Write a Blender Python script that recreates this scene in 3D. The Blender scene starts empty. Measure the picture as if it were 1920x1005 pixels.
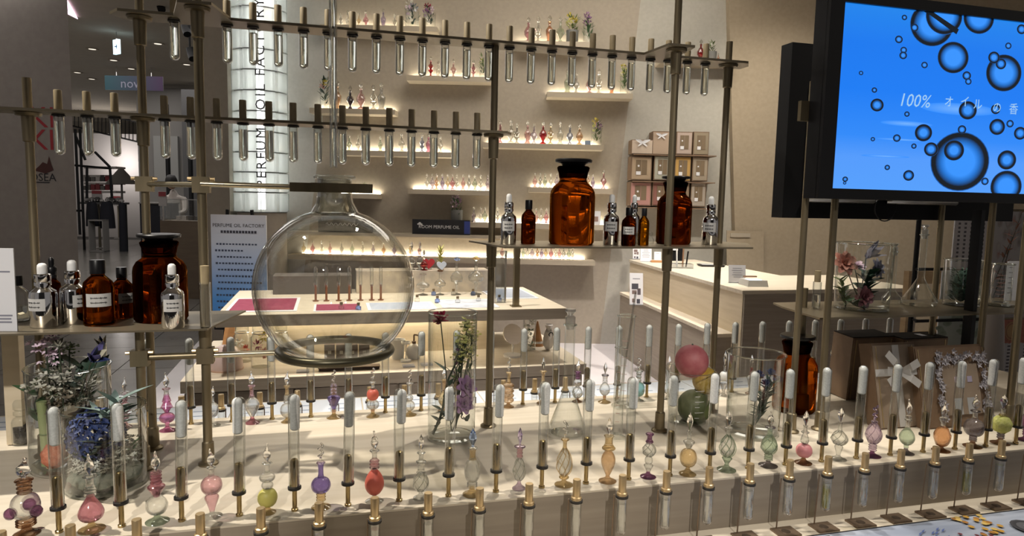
import bpy, math, random
from mathutils import Vector, Matrix
from math import pi, sin, cos, radians
random.seed(7)
S = bpy.context.scene
COL = S.collection
# ---------------------------------------------------------------- camera
F, YAW, PITCH, ROLL, CZ = 1268.6, .262, .1007, .02177, 1.5
fwd = Vector((sin(YAW)*cos(PITCH), cos(YAW)*cos(PITCH), -sin(PITCH)))
_rt = Vector((cos(YAW), -sin(YAW), 0)); _up = _rt.cross(fwd)
rgt = cos(ROLL)*_rt + sin(ROLL)*_up
upv = -sin(ROLL)*_rt + cos(ROLL)*_up
CAM = Vector((0, 0, CZ))
cd = bpy.data.cameras.new('camera'); cam = bpy.data.objects.new('camera', cd); COL.objects.link(cam)
cd.sensor_fit = 'HORIZONTAL'; cd.sensor_width = 36; cd.lens = F/1920*36; cd.clip_start = .05; cd.clip_end = 100
m = Matrix((rgt, upv, -fwd)).transposed().to_4x4(); m.translation = CAM
cam.matrix_world = m
S.camera = cam
# ---------------------------------------------------------------- world, lamps, exposure
S.view_settings.view_transform = 'Standard'; S.view_settings.look = 'None'
S.view_settings.exposure = 1.4; S.view_settings.gamma = 1.0; S.view_settings.use_curve_mapping = False
S.cycles.max_bounces = 10; S.cycles.transparent_max_bounces = 40; S.cycles.transmission_bounces = 10
S.cycles.diffuse_bounces = 3; S.cycles.glossy_bounces = 4
S.cycles.sample_clamp_indirect = 4.0
S.cycles.caustics_reflective = False; S.cycles.caustics_refractive = False
W = bpy.data.worlds.new('world'); S.world = W; W.use_nodes = True
W.node_tree.nodes['Background'].inputs[0].default_value = (.52, .48, .45, 1)
W.node_tree.nodes['Background'].inputs[1].default_value = .135
def spot(name, loc, at, power, size=60, blend=.5, r=.03, col=(1, .88, .72)):
    l = bpy.data.lights.new(name, 'SPOT'); l.energy = power; l.spot_size = radians(size); l.spot_blend = blend
    l.shadow_soft_size = r; l.color = col
    o = bpy.data.objects.new(name, l); COL.objects.link(o); o.location = loc
    o.rotation_euler = (Vector(at)-Vector(loc)).to_track_quat('-Z', 'Y').to_euler()
    return o
def area(name, loc, at, power, sx, sy, col=(1, .9, .78)):
    l = bpy.data.lights.new(name, 'AREA'); l.energy = power; l.shape = 'RECTANGLE'; l.size = sx; l.size_y = sy; l.color = col
    o = bpy.data.objects.new(name, l); COL.objects.link(o); o.location = loc
    o.rotation_euler = (Vector(at)-Vector(loc)).to_track_quat('-Z', 'Y').to_euler()
    return o
WARM = (1, .92, .80)
spot('spotlight', (-1.45, 1.85, 3.75), (.15, 1.58, .9), 165, 42, .6, .035, WARM)
spot('spotlight', (.95, 2.3, 3.75), (.75, 1.55, .9), 70, 45, .7, .05, WARM)
spot('spotlight', (2.2, 1.15, 3.75), (1.45, 1.25, .85), 62, 45, .7, .05, WARM)
spot('spotlight', (-1.3, -2.3, 3.75), (-.50, 1.56, 1.04), 230, 15, .7, .06, (1, .94, .86))  # added front fill for the left vases
spot('spotlight', (.5, -2.3, 3.75), (.72, 1.66, 1.02), 130, 20, .8, .06, (1, .94, .86))  # added front fill for the middle vase and the fruit
spot('spotlight', (.1, 3.6, 3.8), (.3, 4.3, .8), 115, 55, .7, .06, WARM)
spot('spotlight', (1.2, 3.5, 3.8), (1.0, 4.2, .7), 85, 50, .7, .06, WARM)
spot('spotlight', (-.7, 3.2, 3.8), (-.3, 3.9, .5), 120, 50, .7, .06, WARM)
spot('spotlight', (2.0, 4.9, 3.8), (2.4, 5.4, .2), 130, 60, .7, .06, (1, .92, .86))
spot('spotlight', (3.4, 4.2, 3.8), (3.3, 4.9, .9), 150, 55, .7, .06, WARM)
spot('spotlight', (-.2, 1.3, 3.75), (1.6, 1.62, 1.05), 60, 24, .6, .04, WARM)  # added to brighten the right shelf
spot('spotlight', (-.9, 3.9, 3.8), (-.75, 5.0, 1.1), 50, 30, .6, .05, (1, .95, .9))  # added to brighten the poster
spot('spotlight', (3.3, 3.9, 3.8), (4.3, 5.9, 1.6), 85, 70, .8, .08, WARM)  # added wash over the right-hand wall
area('ceiling_fill_light', (1.9, 5.2, 3.9), (1.9, 5.6, 0), 22, 3.0, 1.2, WARM)  # added wide fill that washes the rear wall
area('ceiling_fill_light', (-3.6, 13.0, 3.9), (-3.6, 13.0, 0), 75, 4.0, 8.0, (1, .95, .9))
area('ceiling_fill_light', (-4.6, 5.6, 3.9), (-4.2, 7.6, 1.2), 11, 1.6, 1.2, (1, .93, .90))  # added fill for the front of the pillar
# ---------------------------------------------------------------- pixel helpers (1920 x 1005 frame)
def ray(px, py): return fwd + rgt*((px-960)/F) - upv*((py-502.5)/F)
def Z(px, py, z): d = ray(px, py); return CAM + d*((z-CZ)/d.z)          # on a level plane
def Y(px, py, y): d = ray(px, py); return CAM + d*(y/d.y)                # on a plane along the counter
HX = Vector((cos(YAW), -sin(YAW), 0)); HY = Vector((sin(YAW), cos(YAW), 0))
def V(px, py, v): d = ray(px, py); return CAM + d*(v/d.dot(HY))          # on a plane parallel to the rear wall
def mpp(p): return (Vector(p)-CAM).dot(fwd)/F                            # metres per pixel at a point
# ---------------------------------------------------------------- materials
MATS = {}
def mat(name, col, rough=.6, metal=0, spec=.5, emit=None, es=0, coat=0):
    if name in MATS: return MATS[name]
    m = bpy.data.materials.new(name); m.use_nodes = True; b = m.node_tree.nodes['Principled BSDF']
    b.inputs['Base Color'].default_value = (*col, 1); b.inputs['Roughness'].default_value = rough
    b.inputs['Metallic'].default_value = metal; b.inputs['Specular IOR Level'].default_value = spec
    if emit: b.inputs['Emission Color'].default_value = (*emit, 1); b.inputs['Emission Strength'].default_value = es
    b.inputs['Coat Weight'].default_value = coat
    MATS[name] = m; return m
def noisy(name, c1, c2, scale=(6, 6, 6), rough=.6, bump=.0, detail=4, metal=0, lo=.35, hi=.65):
    if name in MATS: return MATS[name]
    m = mat(name, c1, rough, metal); nt = m.node_tree; b = nt.nodes['Principled BSDF']
    tc = nt.nodes.new('ShaderNodeTexCoord'); mp = nt.nodes.new('ShaderNodeMapping'); mp.inputs['Scale'].default_value = scale
    nz = nt.nodes.new('ShaderNodeTexNoise'); nz.inputs['Scale'].default_value = 1; nz.inputs['Detail'].default_value = detail
    rp = nt.nodes.new('ShaderNodeValToRGB'); rp.color_ramp.elements[0].position = lo; rp.color_ramp.elements[1].position = hi
    rp.color_ramp.elements[0].color = (*c1, 1); rp.color_ramp.elements[1].color = (*c2, 1)
    nt.links.new(tc.outputs['Object'], mp.inputs[0]); nt.links.new(mp.outputs[0], nz.inputs[0])
    nt.links.new(nz.outputs[0], rp.inputs[0]); nt.links.new(rp.outputs[0], b.inputs['Base Color'])
    if bump:
        bp = nt.nodes.new('ShaderNodeBump'); bp.inputs['Strength'].default_value = bump; bp.inputs['Distance'].default_value = .01
        nt.links.new(nz.outputs[0], bp.inputs['Height']); nt.links.new(bp.outputs[0], b.inputs['Normal'])
    return m
def thin(name, tint=(.96, .97, .96), edge=(.45, .46, .44), base=.05, top=.75, rough=.04, power=3.0, gloss=(1, 1, 1)):
    """thin blown glass: clear face-on, tinted and mirror-like at the grazing edge"""
    if name in MATS: return MATS[name]
    m = bpy.data.materials.new(name); m.use_nodes = True; nt = m.node_tree; nt.nodes.clear()
    out = nt.nodes.new('ShaderNodeOutputMaterial'); mx = nt.nodes.new('ShaderNodeMixShader')
    tr = nt.nodes.new('ShaderNodeBsdfTransparent'); gl = nt.nodes.new('ShaderNodeBsdfGlossy')
    gl.inputs['Roughness'].default_value = rough; gl.inputs['Color'].default_value = (*gloss, 1)
    lw = nt.nodes.new('ShaderNodeLayerWeight'); lw.inputs['Blend'].default_value = .5
    pw = nt.nodes.new('ShaderNodeMath'); pw.operation = 'POWER'; pw.inputs[1].default_value = power
    mr = nt.nodes.new('ShaderNodeMapRange'); mr.inputs['To Min'].default_value = base; mr.inputs['To Max'].default_value = top
    mc = nt.nodes.new('ShaderNodeMix'); mc.data_type = 'RGBA'
    mc.inputs['A'].default_value = (*tint, 1); mc.inputs['B'].default_value = (*edge, 1)
    nt.links.new(lw.outputs['Facing'], pw.inputs[0]); nt.links.new(pw.outputs[0], mr.inputs['Value'])
    nt.links.new(pw.outputs[0], mc.inputs['Factor']); nt.links.new(mc.outputs['Result'], tr.inputs['Color'])
    nt.links.new(mr.outputs[0], mx.inputs[0]); nt.links.new(tr.outputs[0], mx.inputs[1]); nt.links.new(gl.outputs[0], mx.inputs[2])
    nt.links.new(mx.outputs[0], out.inputs[0]); MATS[name] = m; return m
def solid_glass(name, col, ior=1.42, rough=0.0):
    if name in MATS: return MATS[name]
    m = bpy.data.materials.new(name); m.use_nodes = True; nt = m.node_tree; nt.nodes.clear()
    out = nt.nodes.new('ShaderNodeOutputMaterial'); g = nt.nodes.new('ShaderNodeBsdfGlass')
    g.inputs['Color'].default_value = (*col, 1); g.inputs['IOR'].default_value = ior; g.inputs['Roughness'].default_value = rough
    nt.links.new(g.outputs[0], out.inputs[0]); MATS[name] = m; return m
def tinted(name, c, k=.42):
    """bottle glass: part thin tinted wall, part refracting body"""
    m = thin(name, c, tuple(max(0, q*.42) for q in c), .10, .85, .06, 2.0, tuple(.5+.5*q for q in c)); nt = m.node_tree
    out = next(n for n in nt.nodes if n.type == 'OUTPUT_MATERIAL'); old = out.inputs[0].links[0].from_socket
    g = nt.nodes.new('ShaderNodeBsdfGlass'); g.inputs['Color'].default_value = (*[min(1, .25+.75*q) for q in c], 1); g.inputs['IOR'].default_value = 1.28; g.inputs['Roughness'].default_value = .01
    mx = nt.nodes.new('ShaderNodeMixShader'); mx.inputs[0].default_value = k
    nt.links.new(old, mx.inputs[1]); nt.links.new(g.outputs[0], mx.inputs[2]); nt.links.new(mx.outputs[0], out.inputs[0]); return m
def printed(name, emit=0, rough=.6):
    """flat print: colours come from the colour attribute of the printed shapes"""
    if name in MATS: return MATS[name]
    m = mat(name, (1, 1, 1), rough); nt = m.node_tree; b = nt.nodes['Principled BSDF']
    a = nt.nodes.new('ShaderNodeAttribute'); a.attribute_name = 'ink'
    if emit:
        b.inputs['Base Color'].default_value = (0.01, 0.01, 0.01, 1); b.inputs['Roughness'].default_value = .135
        nt.links.new(a.outputs['Color'], b.inputs['Emission Color']); b.inputs['Emission Strength'].default_value = emit
    else: nt.links.new(a.outputs['Color'], b.inputs['Base Color'])
    return m
BRASS = noisy('aged_brass', (.20, .165, .105), (.27, .22, .14), (25, 25, 6), .42, 0, 3, .85)
BRASS2 = mat('satin_brass_plate', (.25, .21, .145), .38, .8)
GOLD = mat('satin_gold', (.62, .47, .27), .38, .9)
PIN = mat('polished_brass_pin', (.36, .27, .13), .22, .95)
CORK = noisy('gold_wood_cap', (.30, .235, .135), (.40, .32, .19), (60, 60, 20), .55)
RUBBER = mat('black_rubber', (.012, .011, .011), .45)
BLACK = mat('black_plastic', (.004, .004, .005), .35, spec=.3)
BLACK2 = mat('matte_black', (.006, .006, .007), .6, spec=.25)
CHROME = mat('chrome', (.78, .78, .80), .07, 1)
SILVER = mat('brushed_silver', (.6, .6, .6), .3, 1)
WHITE = mat('white_rubber', (.75, .75, .74), .5)
PAPER = mat('white_paper', (.72, .72, .75), .7)
INK = mat('dark_ink', (.03, .03, .035), .7)
FROST = noisy('white_salt_grains', (.60, .61, .60), (.72, .73, .72), (300, 300, 300), .8)
GLASS = thin('clear_glass')
GLASS_T = thin('tube_glass', (.93, .94, .93), (.28, .29, .27), .08, .85, .05, 1.7)
GLASS_B = thin('big_flask_glass', (.97, .97, .955), (.16, .17, .14), .045, .80, .02, 4.5)
GLASS_N = thin('flask_neck_glass', (.93, .94, .92), (.18, .19, .17), .10, .85, .03, 1.8)
GLASS_V = thin('vase_glass', (.95, .96, .95), (.32, .37, .34), .06, .85, .03, 2.6)
AMBER = solid_glass('amber_glass', (.52, .22, .045), 1.36)
AMBER_D = solid_glass('dark_amber_glass', (.28, .105, .028), 1.36)
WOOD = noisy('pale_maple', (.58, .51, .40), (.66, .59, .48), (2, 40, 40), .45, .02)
WOODV = noisy('pale_maple_shaded', (.28, .235, .185), (.33, .28, .22), (3, 3, 60), .5, .02)  # pale wood again, shade of the upright faces put into the colour
WOOD3 = noisy('cream_veneer', (.64, .54, .38), (.70, .60, .44), (3, 3, 50), .5)
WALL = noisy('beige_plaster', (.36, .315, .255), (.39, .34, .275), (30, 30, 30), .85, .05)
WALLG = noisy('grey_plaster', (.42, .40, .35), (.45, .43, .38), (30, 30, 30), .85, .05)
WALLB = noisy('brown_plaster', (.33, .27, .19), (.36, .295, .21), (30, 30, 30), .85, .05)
SHELFM = mat('greige_laminate', (.44, .38, .29), .5)
LED = mat('warm_led', (1, .9, .7), .5, emit=(1, .90, .70), es=13)
# ---------------------------------------------------------------- mesh builder
class B:
    def __init__(s): s.v = []; s.f = []; s.c = []
    def box(s, c, d, rz=0, top=1.0):
        x, y, z = [k/2 for k in d]; n = len(s.v); cr, sr = cos(rz), sin(rz)
        for k in (-1, 1):
            t = top if k == 1 else 1
            for a, b in ((-1, -1), (1, -1), (1, 1), (-1, 1)):
                X, Yy = a*x*t, b*y*t
                s.v.append((c[0]+X*cr-Yy*sr, c[1]+X*sr+Yy*cr, c[2]+k*z))
        s.f += [(n+3, n+2, n+1, n), (n+4, n+5, n+6, n+7)] + [(n+i, n+(i+1) % 4, n+4+(i+1) % 4, n+4+i) for i in range(4)]
        return s
    def lathe(s, pr, n=20, at=(0, 0, 0), bend=None):
        base = len(s.v); rows = []
        for r, z in pr:
            row = []
            ox, oy = bend(z) if bend else (0, 0)
            if r < 1e-6: row = [len(s.v)]*n; s.v.append((at[0]+ox, at[1]+oy, at[2]+z))
            else:
                for i in range(n):
                    a = 2*pi*i/n; row.append(len(s.v)); s.v.append((at[0]+ox+r*cos(a), at[1]+oy+r*sin(a), at[2]+z))
            rows.append(row)
        for a, b in zip(rows, rows[1:]):
            for i in range(n):
                q = (a[i], a[(i+1) % n], b[(i+1) % n], b[i]); u = tuple(dict.fromkeys(q))
                if len(u) > 2: s.f.append(u)
        return s
    def tube(s, pts, r, n=8, cap=True):
        pts = [Vector(p) for p in pts]; rows = []; up = None
        for i, p in enumerate(pts):
            d = (pts[min(i+1, len(pts)-1)]-pts[max(i-1, 0)]).normalized()
            if up is None: up = Vector((0, 0, 1)) if abs(d.z) < .9 else Vector((1, 0, 0))
            a = d.cross(up).normalized(); up = a.cross(d).normalized()
            rr = r[i] if isinstance(r, (list, tuple)) else r; row = []
            for k in range(n):
                t = 2*pi*k/n; q = p+a*(rr*cos(t))+up*(rr*sin(t)); row.append(len(s.v)); s.v.append(tuple(q))
            rows.append(row)
        for a, b in zip(rows, rows[1:]):
            for k in range(n): s.f.append((a[k], b[k], b[(k+1) % n], a[(k+1) % n]))
        if cap: s.f.append(tuple(rows[0])); s.f.append(tuple(reversed(rows[-1])))
        return s
    def prism(s, poly, z0, z1):
        n = len(s.v); k = len(poly)
        for z in (z0, z1):
            for x, y in poly: s.v.append((x, y, z))
        s.f.append(tuple(range(n+k-1, n-1, -1))); s.f.append(tuple(range(n+k, n+2*k)))
        for i in range(k): j = (i+1) % k; s.f.append((n+i, n+j, n+k+j, n+k+i))
        return s
    def slab(s, pts, th):
        """a planar polygon of 3-D points given thickness"""
        pts = [Vector(p) for p in pts]; nn = (pts[1]-pts[0]).cross(pts[2]-pts[0]).normalized()*th; n = len(s.v); k = len(pts)
        for p in pts: s.v.append(tuple(p))
        for p in pts: s.v.append(tuple(p-nn))
        s.f.append(tuple(range(n, n+k))); s.f.append(tuple(range(n+2*k-1, n+k-1, -1)))
        for i in range(k): j = (i+1) % k; s.f.append((n+j, n+i, n+k+i, n+k+j))
        return s
    def ball(s, c, r, n=16, m=10, sc=(1, 1, 1), bump=0):
        pr = [(sin(pi*i/m), -cos(pi*i/m)) for i in range(m+1)]; k = len(s.v)
        s.lathe([(max(0, a), b) for a, b in pr], n)
        for i in range(k, len(s.v)):
            x, y, z = s.v[i]; q = r*(1+(random.uniform(-bump, bump) if bump else 0))
            s.v[i] = (c[0]+x*q*sc[0], c[1]+y*q*sc[1], c[2]+z*q*sc[2])
        return s
    def torus(s, c, R, r, n=32, m=8, axis='Z'):
        base = len(s.v)
        for i in range(n):
            for j in range(m):
                a, b = 2*pi*i/n, 2*pi*j/m; x, y, z = (R+r*cos(b))*cos(a), (R+r*cos(b))*sin(a), r*sin(b)
                if axis == 'Y': x, y, z = x, z, y
                s.v.append((c[0]+x, c[1]+y, c[2]+z))
        for i in range(n):
            for j in range(m):
                s.f.append((base+i*m+j, base+((i+1) % n)*m+j, base+((i+1) % n)*m+(j+1) % m, base+i*m+(j+1) % m))
        return s
    def petal(s, c, d, L, w, cup=.3, up=(0, 0, 1), n=4, tip=.15, droop=0):
        """one curved leaf or petal starting at c along d"""
        c = Vector(c); d = Vector(d).normalized(); side = d.cross(Vector(up))
        if side.length < 1e-4: side = d.cross(Vector((1, 0, 0)))
        side.normalize(); u = side.cross(d); b = len(s.v)
        for i in range(n+1):
            t = i/n; ww = w*(sin(pi*(.12+.88*t)**.8)*(1-tip)+tip*.3) if t < 1 else w*tip*.4
            p = c+d*(L*t)+u*(cup*L*t*t - droop*L*t*t)
            for k in (-1, 0, 1): s.v.append(tuple(p+side*(k*ww/2)+u*(abs(k)*ww*.18)))
        for i in range(n):
            for k in (0, 1): a = b+i*3+k; s.f.append((a, a+1, a+4, a+3))
        return s
    def mesh(s, name, mat, smooth=True, angle=40):
        me = bpy.data.meshes.new(name); me.from_pydata(s.v, [], s.f); me.validate()
        if isinstance(mat, (list, tuple)):
            for q in mat: me.materials.append(q)
        elif mat: me.materials.append(mat)
        if smooth:
            me.polygons.foreach_set('use_smooth', [True]*len(me.polygons)); me.set_sharp_from_angle(angle=radians(angle))
        me.update(); return me
def add(name, me, mat=None, parent=None, loc=(0, 0, 0), rz=0, smooth=True, rot=None):
    if isinstance(me, B): me = me.mesh(name, mat, smooth)
    o = bpy.data.objects.new(name, me); COL.objects.link(o)
    if parent: o.parent = parent
    o.location = loc; o.rotation_euler = rot if rot else (0, 0, rz)
    return o
def tag(o, label, cat, group=None):
    o['label'] = label; o['category'] = cat
    if group: o['group'] = group
    return o
def thing(name, label, cat, loc=(0, 0, 0), rz=0, group=None, rot=None):
    o = bpy.data.objects.new(name, None); COL.objects.link(o); o.location = loc; o.empty_display_size = .02
    o.rotation_euler = rot if rot else (0, 0, rz); return tag(o, label, cat, group)
def struct(o): o['kind'] = 'structure'; return o
def copy_tree(o, loc, label, group=None, rz=None, parent=None):
    c = o.copy(); COL.objects.link(c); c.parent = parent
    if parent is None:
        c.location = loc; c['label'] = label
        if group: c['group'] = group
        if rz is not None: c.rotation_euler = (0, 0, rz)
    for ch in o.children: copy_tree(ch, None, None, parent=c)
    return c
O1 = 'first second third fourth fifth sixth seventh eighth ninth tenth eleventh twelfth thirteenth fourteenth fifteenth sixteenth seventeenth eighteenth nineteenth twentieth'.split()
def ordn(i):
    if i < 20: return O1[i]
    t = ['twenty', 'thirty', 'forty'][(i+1)//10-2]
    return t[:-1]+'ieth' if (i+1) % 10 == 0 else t+'-'+O1[(i+1) % 10-1]
def text_mesh(txt, size, align='CENTER', ext=0.0, mat=None, shear=0, sp=1.0):
    c = bpy.data.curves.new('lettering', 'FONT'); c.body = txt; c.size = size; c.align_x = align; c.align_y = 'CENTER'
    c.extrude = ext; c.resolution_u = 2; c.shear = shear; c.space_character = sp
    o = bpy.data.objects.new('lettering', c); COL.objects.link(o)
    dg = bpy.context.evaluated_depsgraph_get(); me = bpy.data.meshes.new_from_object(o.evaluated_get(dg))
    bpy.data.objects.remove(o); bpy.data.curves.remove(c); me.name = 'lettering'
    me.materials.clear()
    if mat: me.materials.append(mat)
    return me
class Print:
    """flat coloured shapes in the XZ plane (facing -Y), layered by a hair"""
    def __init__(s): s.v = []; s.f = []; s.c = []; s.l = 0
    def poly(s, pts, col, vcols=None):
        n = len(s.v); s.l += 1
        for i, (x, z) in enumerate(pts): s.v.append((x, -.00002*s.l, z)); s.c.append(vcols[i] if vcols else col)
        s.f.append(tuple(range(n, n+len(pts)))); return s
    def rect(s, x, z, w, h, col): return s.poly([(x-w/2, z-h/2), (x+w/2, z-h/2), (x+w/2, z+h/2), (x-w/2, z+h/2)], col)
    def grad(s, x0, z0, x1, z1, stops):
        for (t0, c0), (t1, c1) in zip(stops, stops[1:]):
            a, b = z0+(z1-z0)*t0, z0+(z1-z0)*t1; n = len(s.v)
            for x, z, c in ((x0, a, c0), (x1, a, c0), (x1, b, c1), (x0, b, c1)): s.v.append((x, 0, z)); s.c.append(c)
            s.f.append((n, n+1, n+2, n+3))
        return s
    def disc(s, x, z, rings, n=28, sx=1, sz=1):
        """rings: [(radius, colour) ...] from the centre out"""
        s.l += 1; y = -.00002*s.l; c0 = len(s.v); s.v.append((x, y, z)); s.c.append(rings[0][1]); prev = None
        for r, c in rings[1:]:
            row = []
            for i in range(n):
                a = 2*pi*i/n; row.append(len(s.v)); s.v.append((x+r*sx*cos(a), y, z+r*sz*sin(a))); s.c.append(c)
            for i in range(n):
                j = (i+1) % n
                s.f.append((c0, row[i], row[j]) if prev is None else (prev[i], row[i], row[j], prev[j]))
            prev = row
        return s
    def mesh(s, name, mat):
        me = bpy.data.meshes.new(name); me.from_pydata(s.v, [], s.f); me.materials.append(mat)
        a = me.color_attributes.new('ink', 'FLOAT_COLOR', 'POINT')
        a.data.foreach_set('color', [k for c in s.c for k in (*c, 1)]); me.update(); return me
PR = printed('printed_ink'); PRE = printed('screen_glow', .40)
# ================================================================ the setting
def UV(u, v, z): q = HX*u+HY*v; return Vector((q.x, q.y, z))
def uof(px, v, py=380): return V(px, py, v).dot(HX)
FLOORM = noisy('grey_stone_tile', (.15, .142, .13), (.20, .19, .175), (2.5, 2.5, 2.5), .22, .0, 6)
GROUT = mat('dark_grout', (.06, .058, .055), .8)
FLOORL = noisy('pale_lavender_floor', (.62, .59, .62), (.68, .65, .68), (3, 3, 3), .35)
fl = struct(add('floor', B().prism([(-9, -3), (9, -3), (9, 30), (-9, 30)], -.1, -.006), GROUT, smooth=False))
tm = B().box((0, 0, -.0035), (.892, .892, .007)).mesh('tile', FLOORM, False)
for i in range(9):
    for j in range(22):
        add('tile', tm, None, fl, (-7.6+i*.9, 4.0+j*.9, 0))
struct(add('floor_shop', B().prism([(.05, 2.6), (8, 2.6), (8, 8), (-1.3, 8), (-1.3, 4.9), (.05, 4.9)], -.003, .012), FLOORL, smooth=False))
CEILM = noisy('ceiling_paint', (.50, .45, .38), (.53, .48, .40), (5, 5, 5), .9)
struct(add('ceiling', B().prism([(-14, -1), (12, -1), (12, 32), (-14, 32)], 4.0, 4.1), CEILM, smooth=False))
def wallpoly(name, pts, m, v=7.0, th=.12):
    """pts: (px, py) points on the wall plane"""
    return struct(add(name, B().slab([V(x, y, v) for x, y in pts], th), m, smooth=False))
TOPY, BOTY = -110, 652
def lx(y): return 627-(y-50)*.1216       # slanting colour change across the wall plane, left
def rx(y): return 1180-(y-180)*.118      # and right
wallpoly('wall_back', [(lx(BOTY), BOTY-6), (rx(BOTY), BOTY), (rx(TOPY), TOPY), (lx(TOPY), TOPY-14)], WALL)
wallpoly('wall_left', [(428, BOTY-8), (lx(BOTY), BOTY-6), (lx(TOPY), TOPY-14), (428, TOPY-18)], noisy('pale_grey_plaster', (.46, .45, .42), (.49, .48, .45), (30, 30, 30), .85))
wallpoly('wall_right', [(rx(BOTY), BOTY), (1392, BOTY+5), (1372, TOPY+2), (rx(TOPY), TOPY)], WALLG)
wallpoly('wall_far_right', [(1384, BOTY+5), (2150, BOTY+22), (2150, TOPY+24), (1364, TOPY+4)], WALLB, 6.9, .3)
# wall end facing the passage
u0, u1 = uof(381, 6.6), uof(431, 6.6)
struct(add('wall_end', B().prism([UV(u0, 6.6, 0).xy, UV(u1, 6.6, 0).xy, UV(u1, 7.4, 0).xy, UV(u0, 7.4, 0).xy], 0, 4), noisy('taupe_plaster', (.27, .235, .195), (.29, .255, .21), (20, 20, 20), .85), smooth=False))
struct(add('wall_added_behind', B().prism([(-2.2, -4.2), (2.6, -4.2), (2.6, -4.0), (-2.2, -4.0)], 0, 4), mat('dark_reflection_wall', (.05, .05, .055), .6), smooth=False))  # added unseen dark wall, puts dark bands into the silver bottles
# large pillar on the left
PILL = noisy('warm_grey_pillar', (.36, .32, .29), (.39, .35, .315), (12, 12, 12), .8)
u1 = uof(139, 8.0, 300)
pil = struct(add('wall_pillar', B().prism([UV(-8.5, 8, 0).xy, UV(u1, 8, 0).xy, UV(u1*1.05, 8.3, 0).xy, UV(-8.5, 8.3, 0).xy], 0, 4), PILL, smooth=False))
RED = mat('red_paint', (.42, .03, .04), .6)
def on_v(name, me, px, py, v, parent=None, dv=-.004, mat=None):
    p = V(px, py, v+dv); return add(name, me, mat, parent, p, rot=(pi/2, 0, -YAW))
for y0 in (222, 264):
    on_v('lettering', text_mesh('KI', .34, mat=RED), 79, y0, 8.0, pil)
LOGO = mat('dark_red_brown_print', (.09, .03, .025), .7)
g = B().prism([(-.11, -.02), (.03, -.05), (.12, -.01), (.10, .05), (.075, .15), (.05, .06), (0, .08), (-.05, .03)], 0, .002)
on_v('printed_bird', g, 81, 317, 8.0, pil, mat=LOGO)
on_v('lettering', text_mesh('OSEA', .13, mat=INK), 80, 333, 8.0, pil)
on_v('underline', B().box((0, 0, 0), (.16, .012, .002)), 80, 342, 8.0, pil, mat=INK)
# pink cove light high up over the pillar
COVE = mat('pink_cove_light', (.8, .7, .8), .6, emit=(1, .8, .95), es=.5)
struct(add('ceiling_cove', B().slab([Z(104, 0, 3.98), Z(146, 35, 3.98), Z(128, 26, 3.98), Z(126, 0, 3.98)], .01), COVE, smooth=False))
# passage beyond: far walls and an upper gallery
GREYW = mat('far_grey_wall', (.22, .21, .2), .8)
WHITEW = mat('far_white_wall', (.62, .59, .58), .8)
DARKW = mat('far_dark_wall', (.09, .088, .09), .7)
def farbox(name, x0, x1, v, z0, z1, m, depth=.3, st=True, parent=None):
    a, b = uof(x0, v), uof(x1, v)
    o = add(name, B().prism([UV(a, v, 0).xy, UV(b, v, 0).xy, UV(b, v+depth, 0).xy, UV(a, v+depth, 0).xy], z0, z1), m, parent, smooth=False)
    return struct(o) if st else o
def zat(px, py, v): return V(px, py, v).z
farbox('wall_far_white', 60, 263, 22, 0, zat(180, 250, 22), WHITEW)
farbox('wall_far_upper', 60, 440, 25, 0, 4.0, noisy('far_beige_wall', (.30, .27, .23), (.33, .30, .26), (3, 3, 3), .9))
farbox('wall_far_grey', 262, 352, 16, 0, zat(320, 165, 16), GREYW)
farbox('wall_far_dark', 345, 440, 15.5, 0, zat(370, 168, 15.5), DARKW)
pnl = farbox('wall_panel', 291, 336, 15.9, zat(310, 340, 15.9), zat(310, 255, 15.9), mat('far_light_panel', (.30, .30, .29), .6), .08)
for x in (315, 357): farbox('trim_post', x-2.5, x+2.5, 15.2, 0, zat(x, 195, 15.2), BLACK2, .1)
# gallery railing
ra = thing('gallery_railing', 'black metal railing of the upper gallery beyond the pillar', 'railing', V(190, 240, 21.5))
def rel(p, o): return tuple(Vector(p)-Vector(o.location))
for dy, t in ((0, .035), (37, .03)):
    add('rail', B().tube([rel(V(136, 199+dy, 21.5), ra), rel(V(262, 230+dy, 21.5), ra)], t, 6), BLACK2, ra)
for k in range(17):
    x = 140+k*7.3
    add('baluster', B().tube([rel(V(x, 200+(x-136)*.246, 21.5), ra), rel(V(x, 237+(x-136)*.246, 21.5), ra)], .014, 5), BLACK2, ra)
# ================================================================ display counter
ZT, ZL = .9, .785
dc = thing('display_counter', 'long pale wood counter under the raised glassware platform', 'counter', (0, 0, 0))
dp = thing('display_platform', 'raised pale wood platform carrying the glassware and racks', 'platform', (0, 0, ZL))
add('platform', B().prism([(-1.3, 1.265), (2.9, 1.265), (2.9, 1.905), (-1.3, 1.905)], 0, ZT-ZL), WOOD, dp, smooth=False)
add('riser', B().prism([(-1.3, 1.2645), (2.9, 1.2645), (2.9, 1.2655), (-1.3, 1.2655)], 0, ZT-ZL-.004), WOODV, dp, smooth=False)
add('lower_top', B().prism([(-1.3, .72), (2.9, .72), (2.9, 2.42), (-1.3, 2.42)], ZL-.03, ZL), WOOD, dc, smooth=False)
add('body', B().prism([(-1.25, .77), (2.85, .77), (2.85, 2.38), (-1.25, 2.38)], 0, ZL-.03), WOODV, dc, smooth=False)
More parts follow.
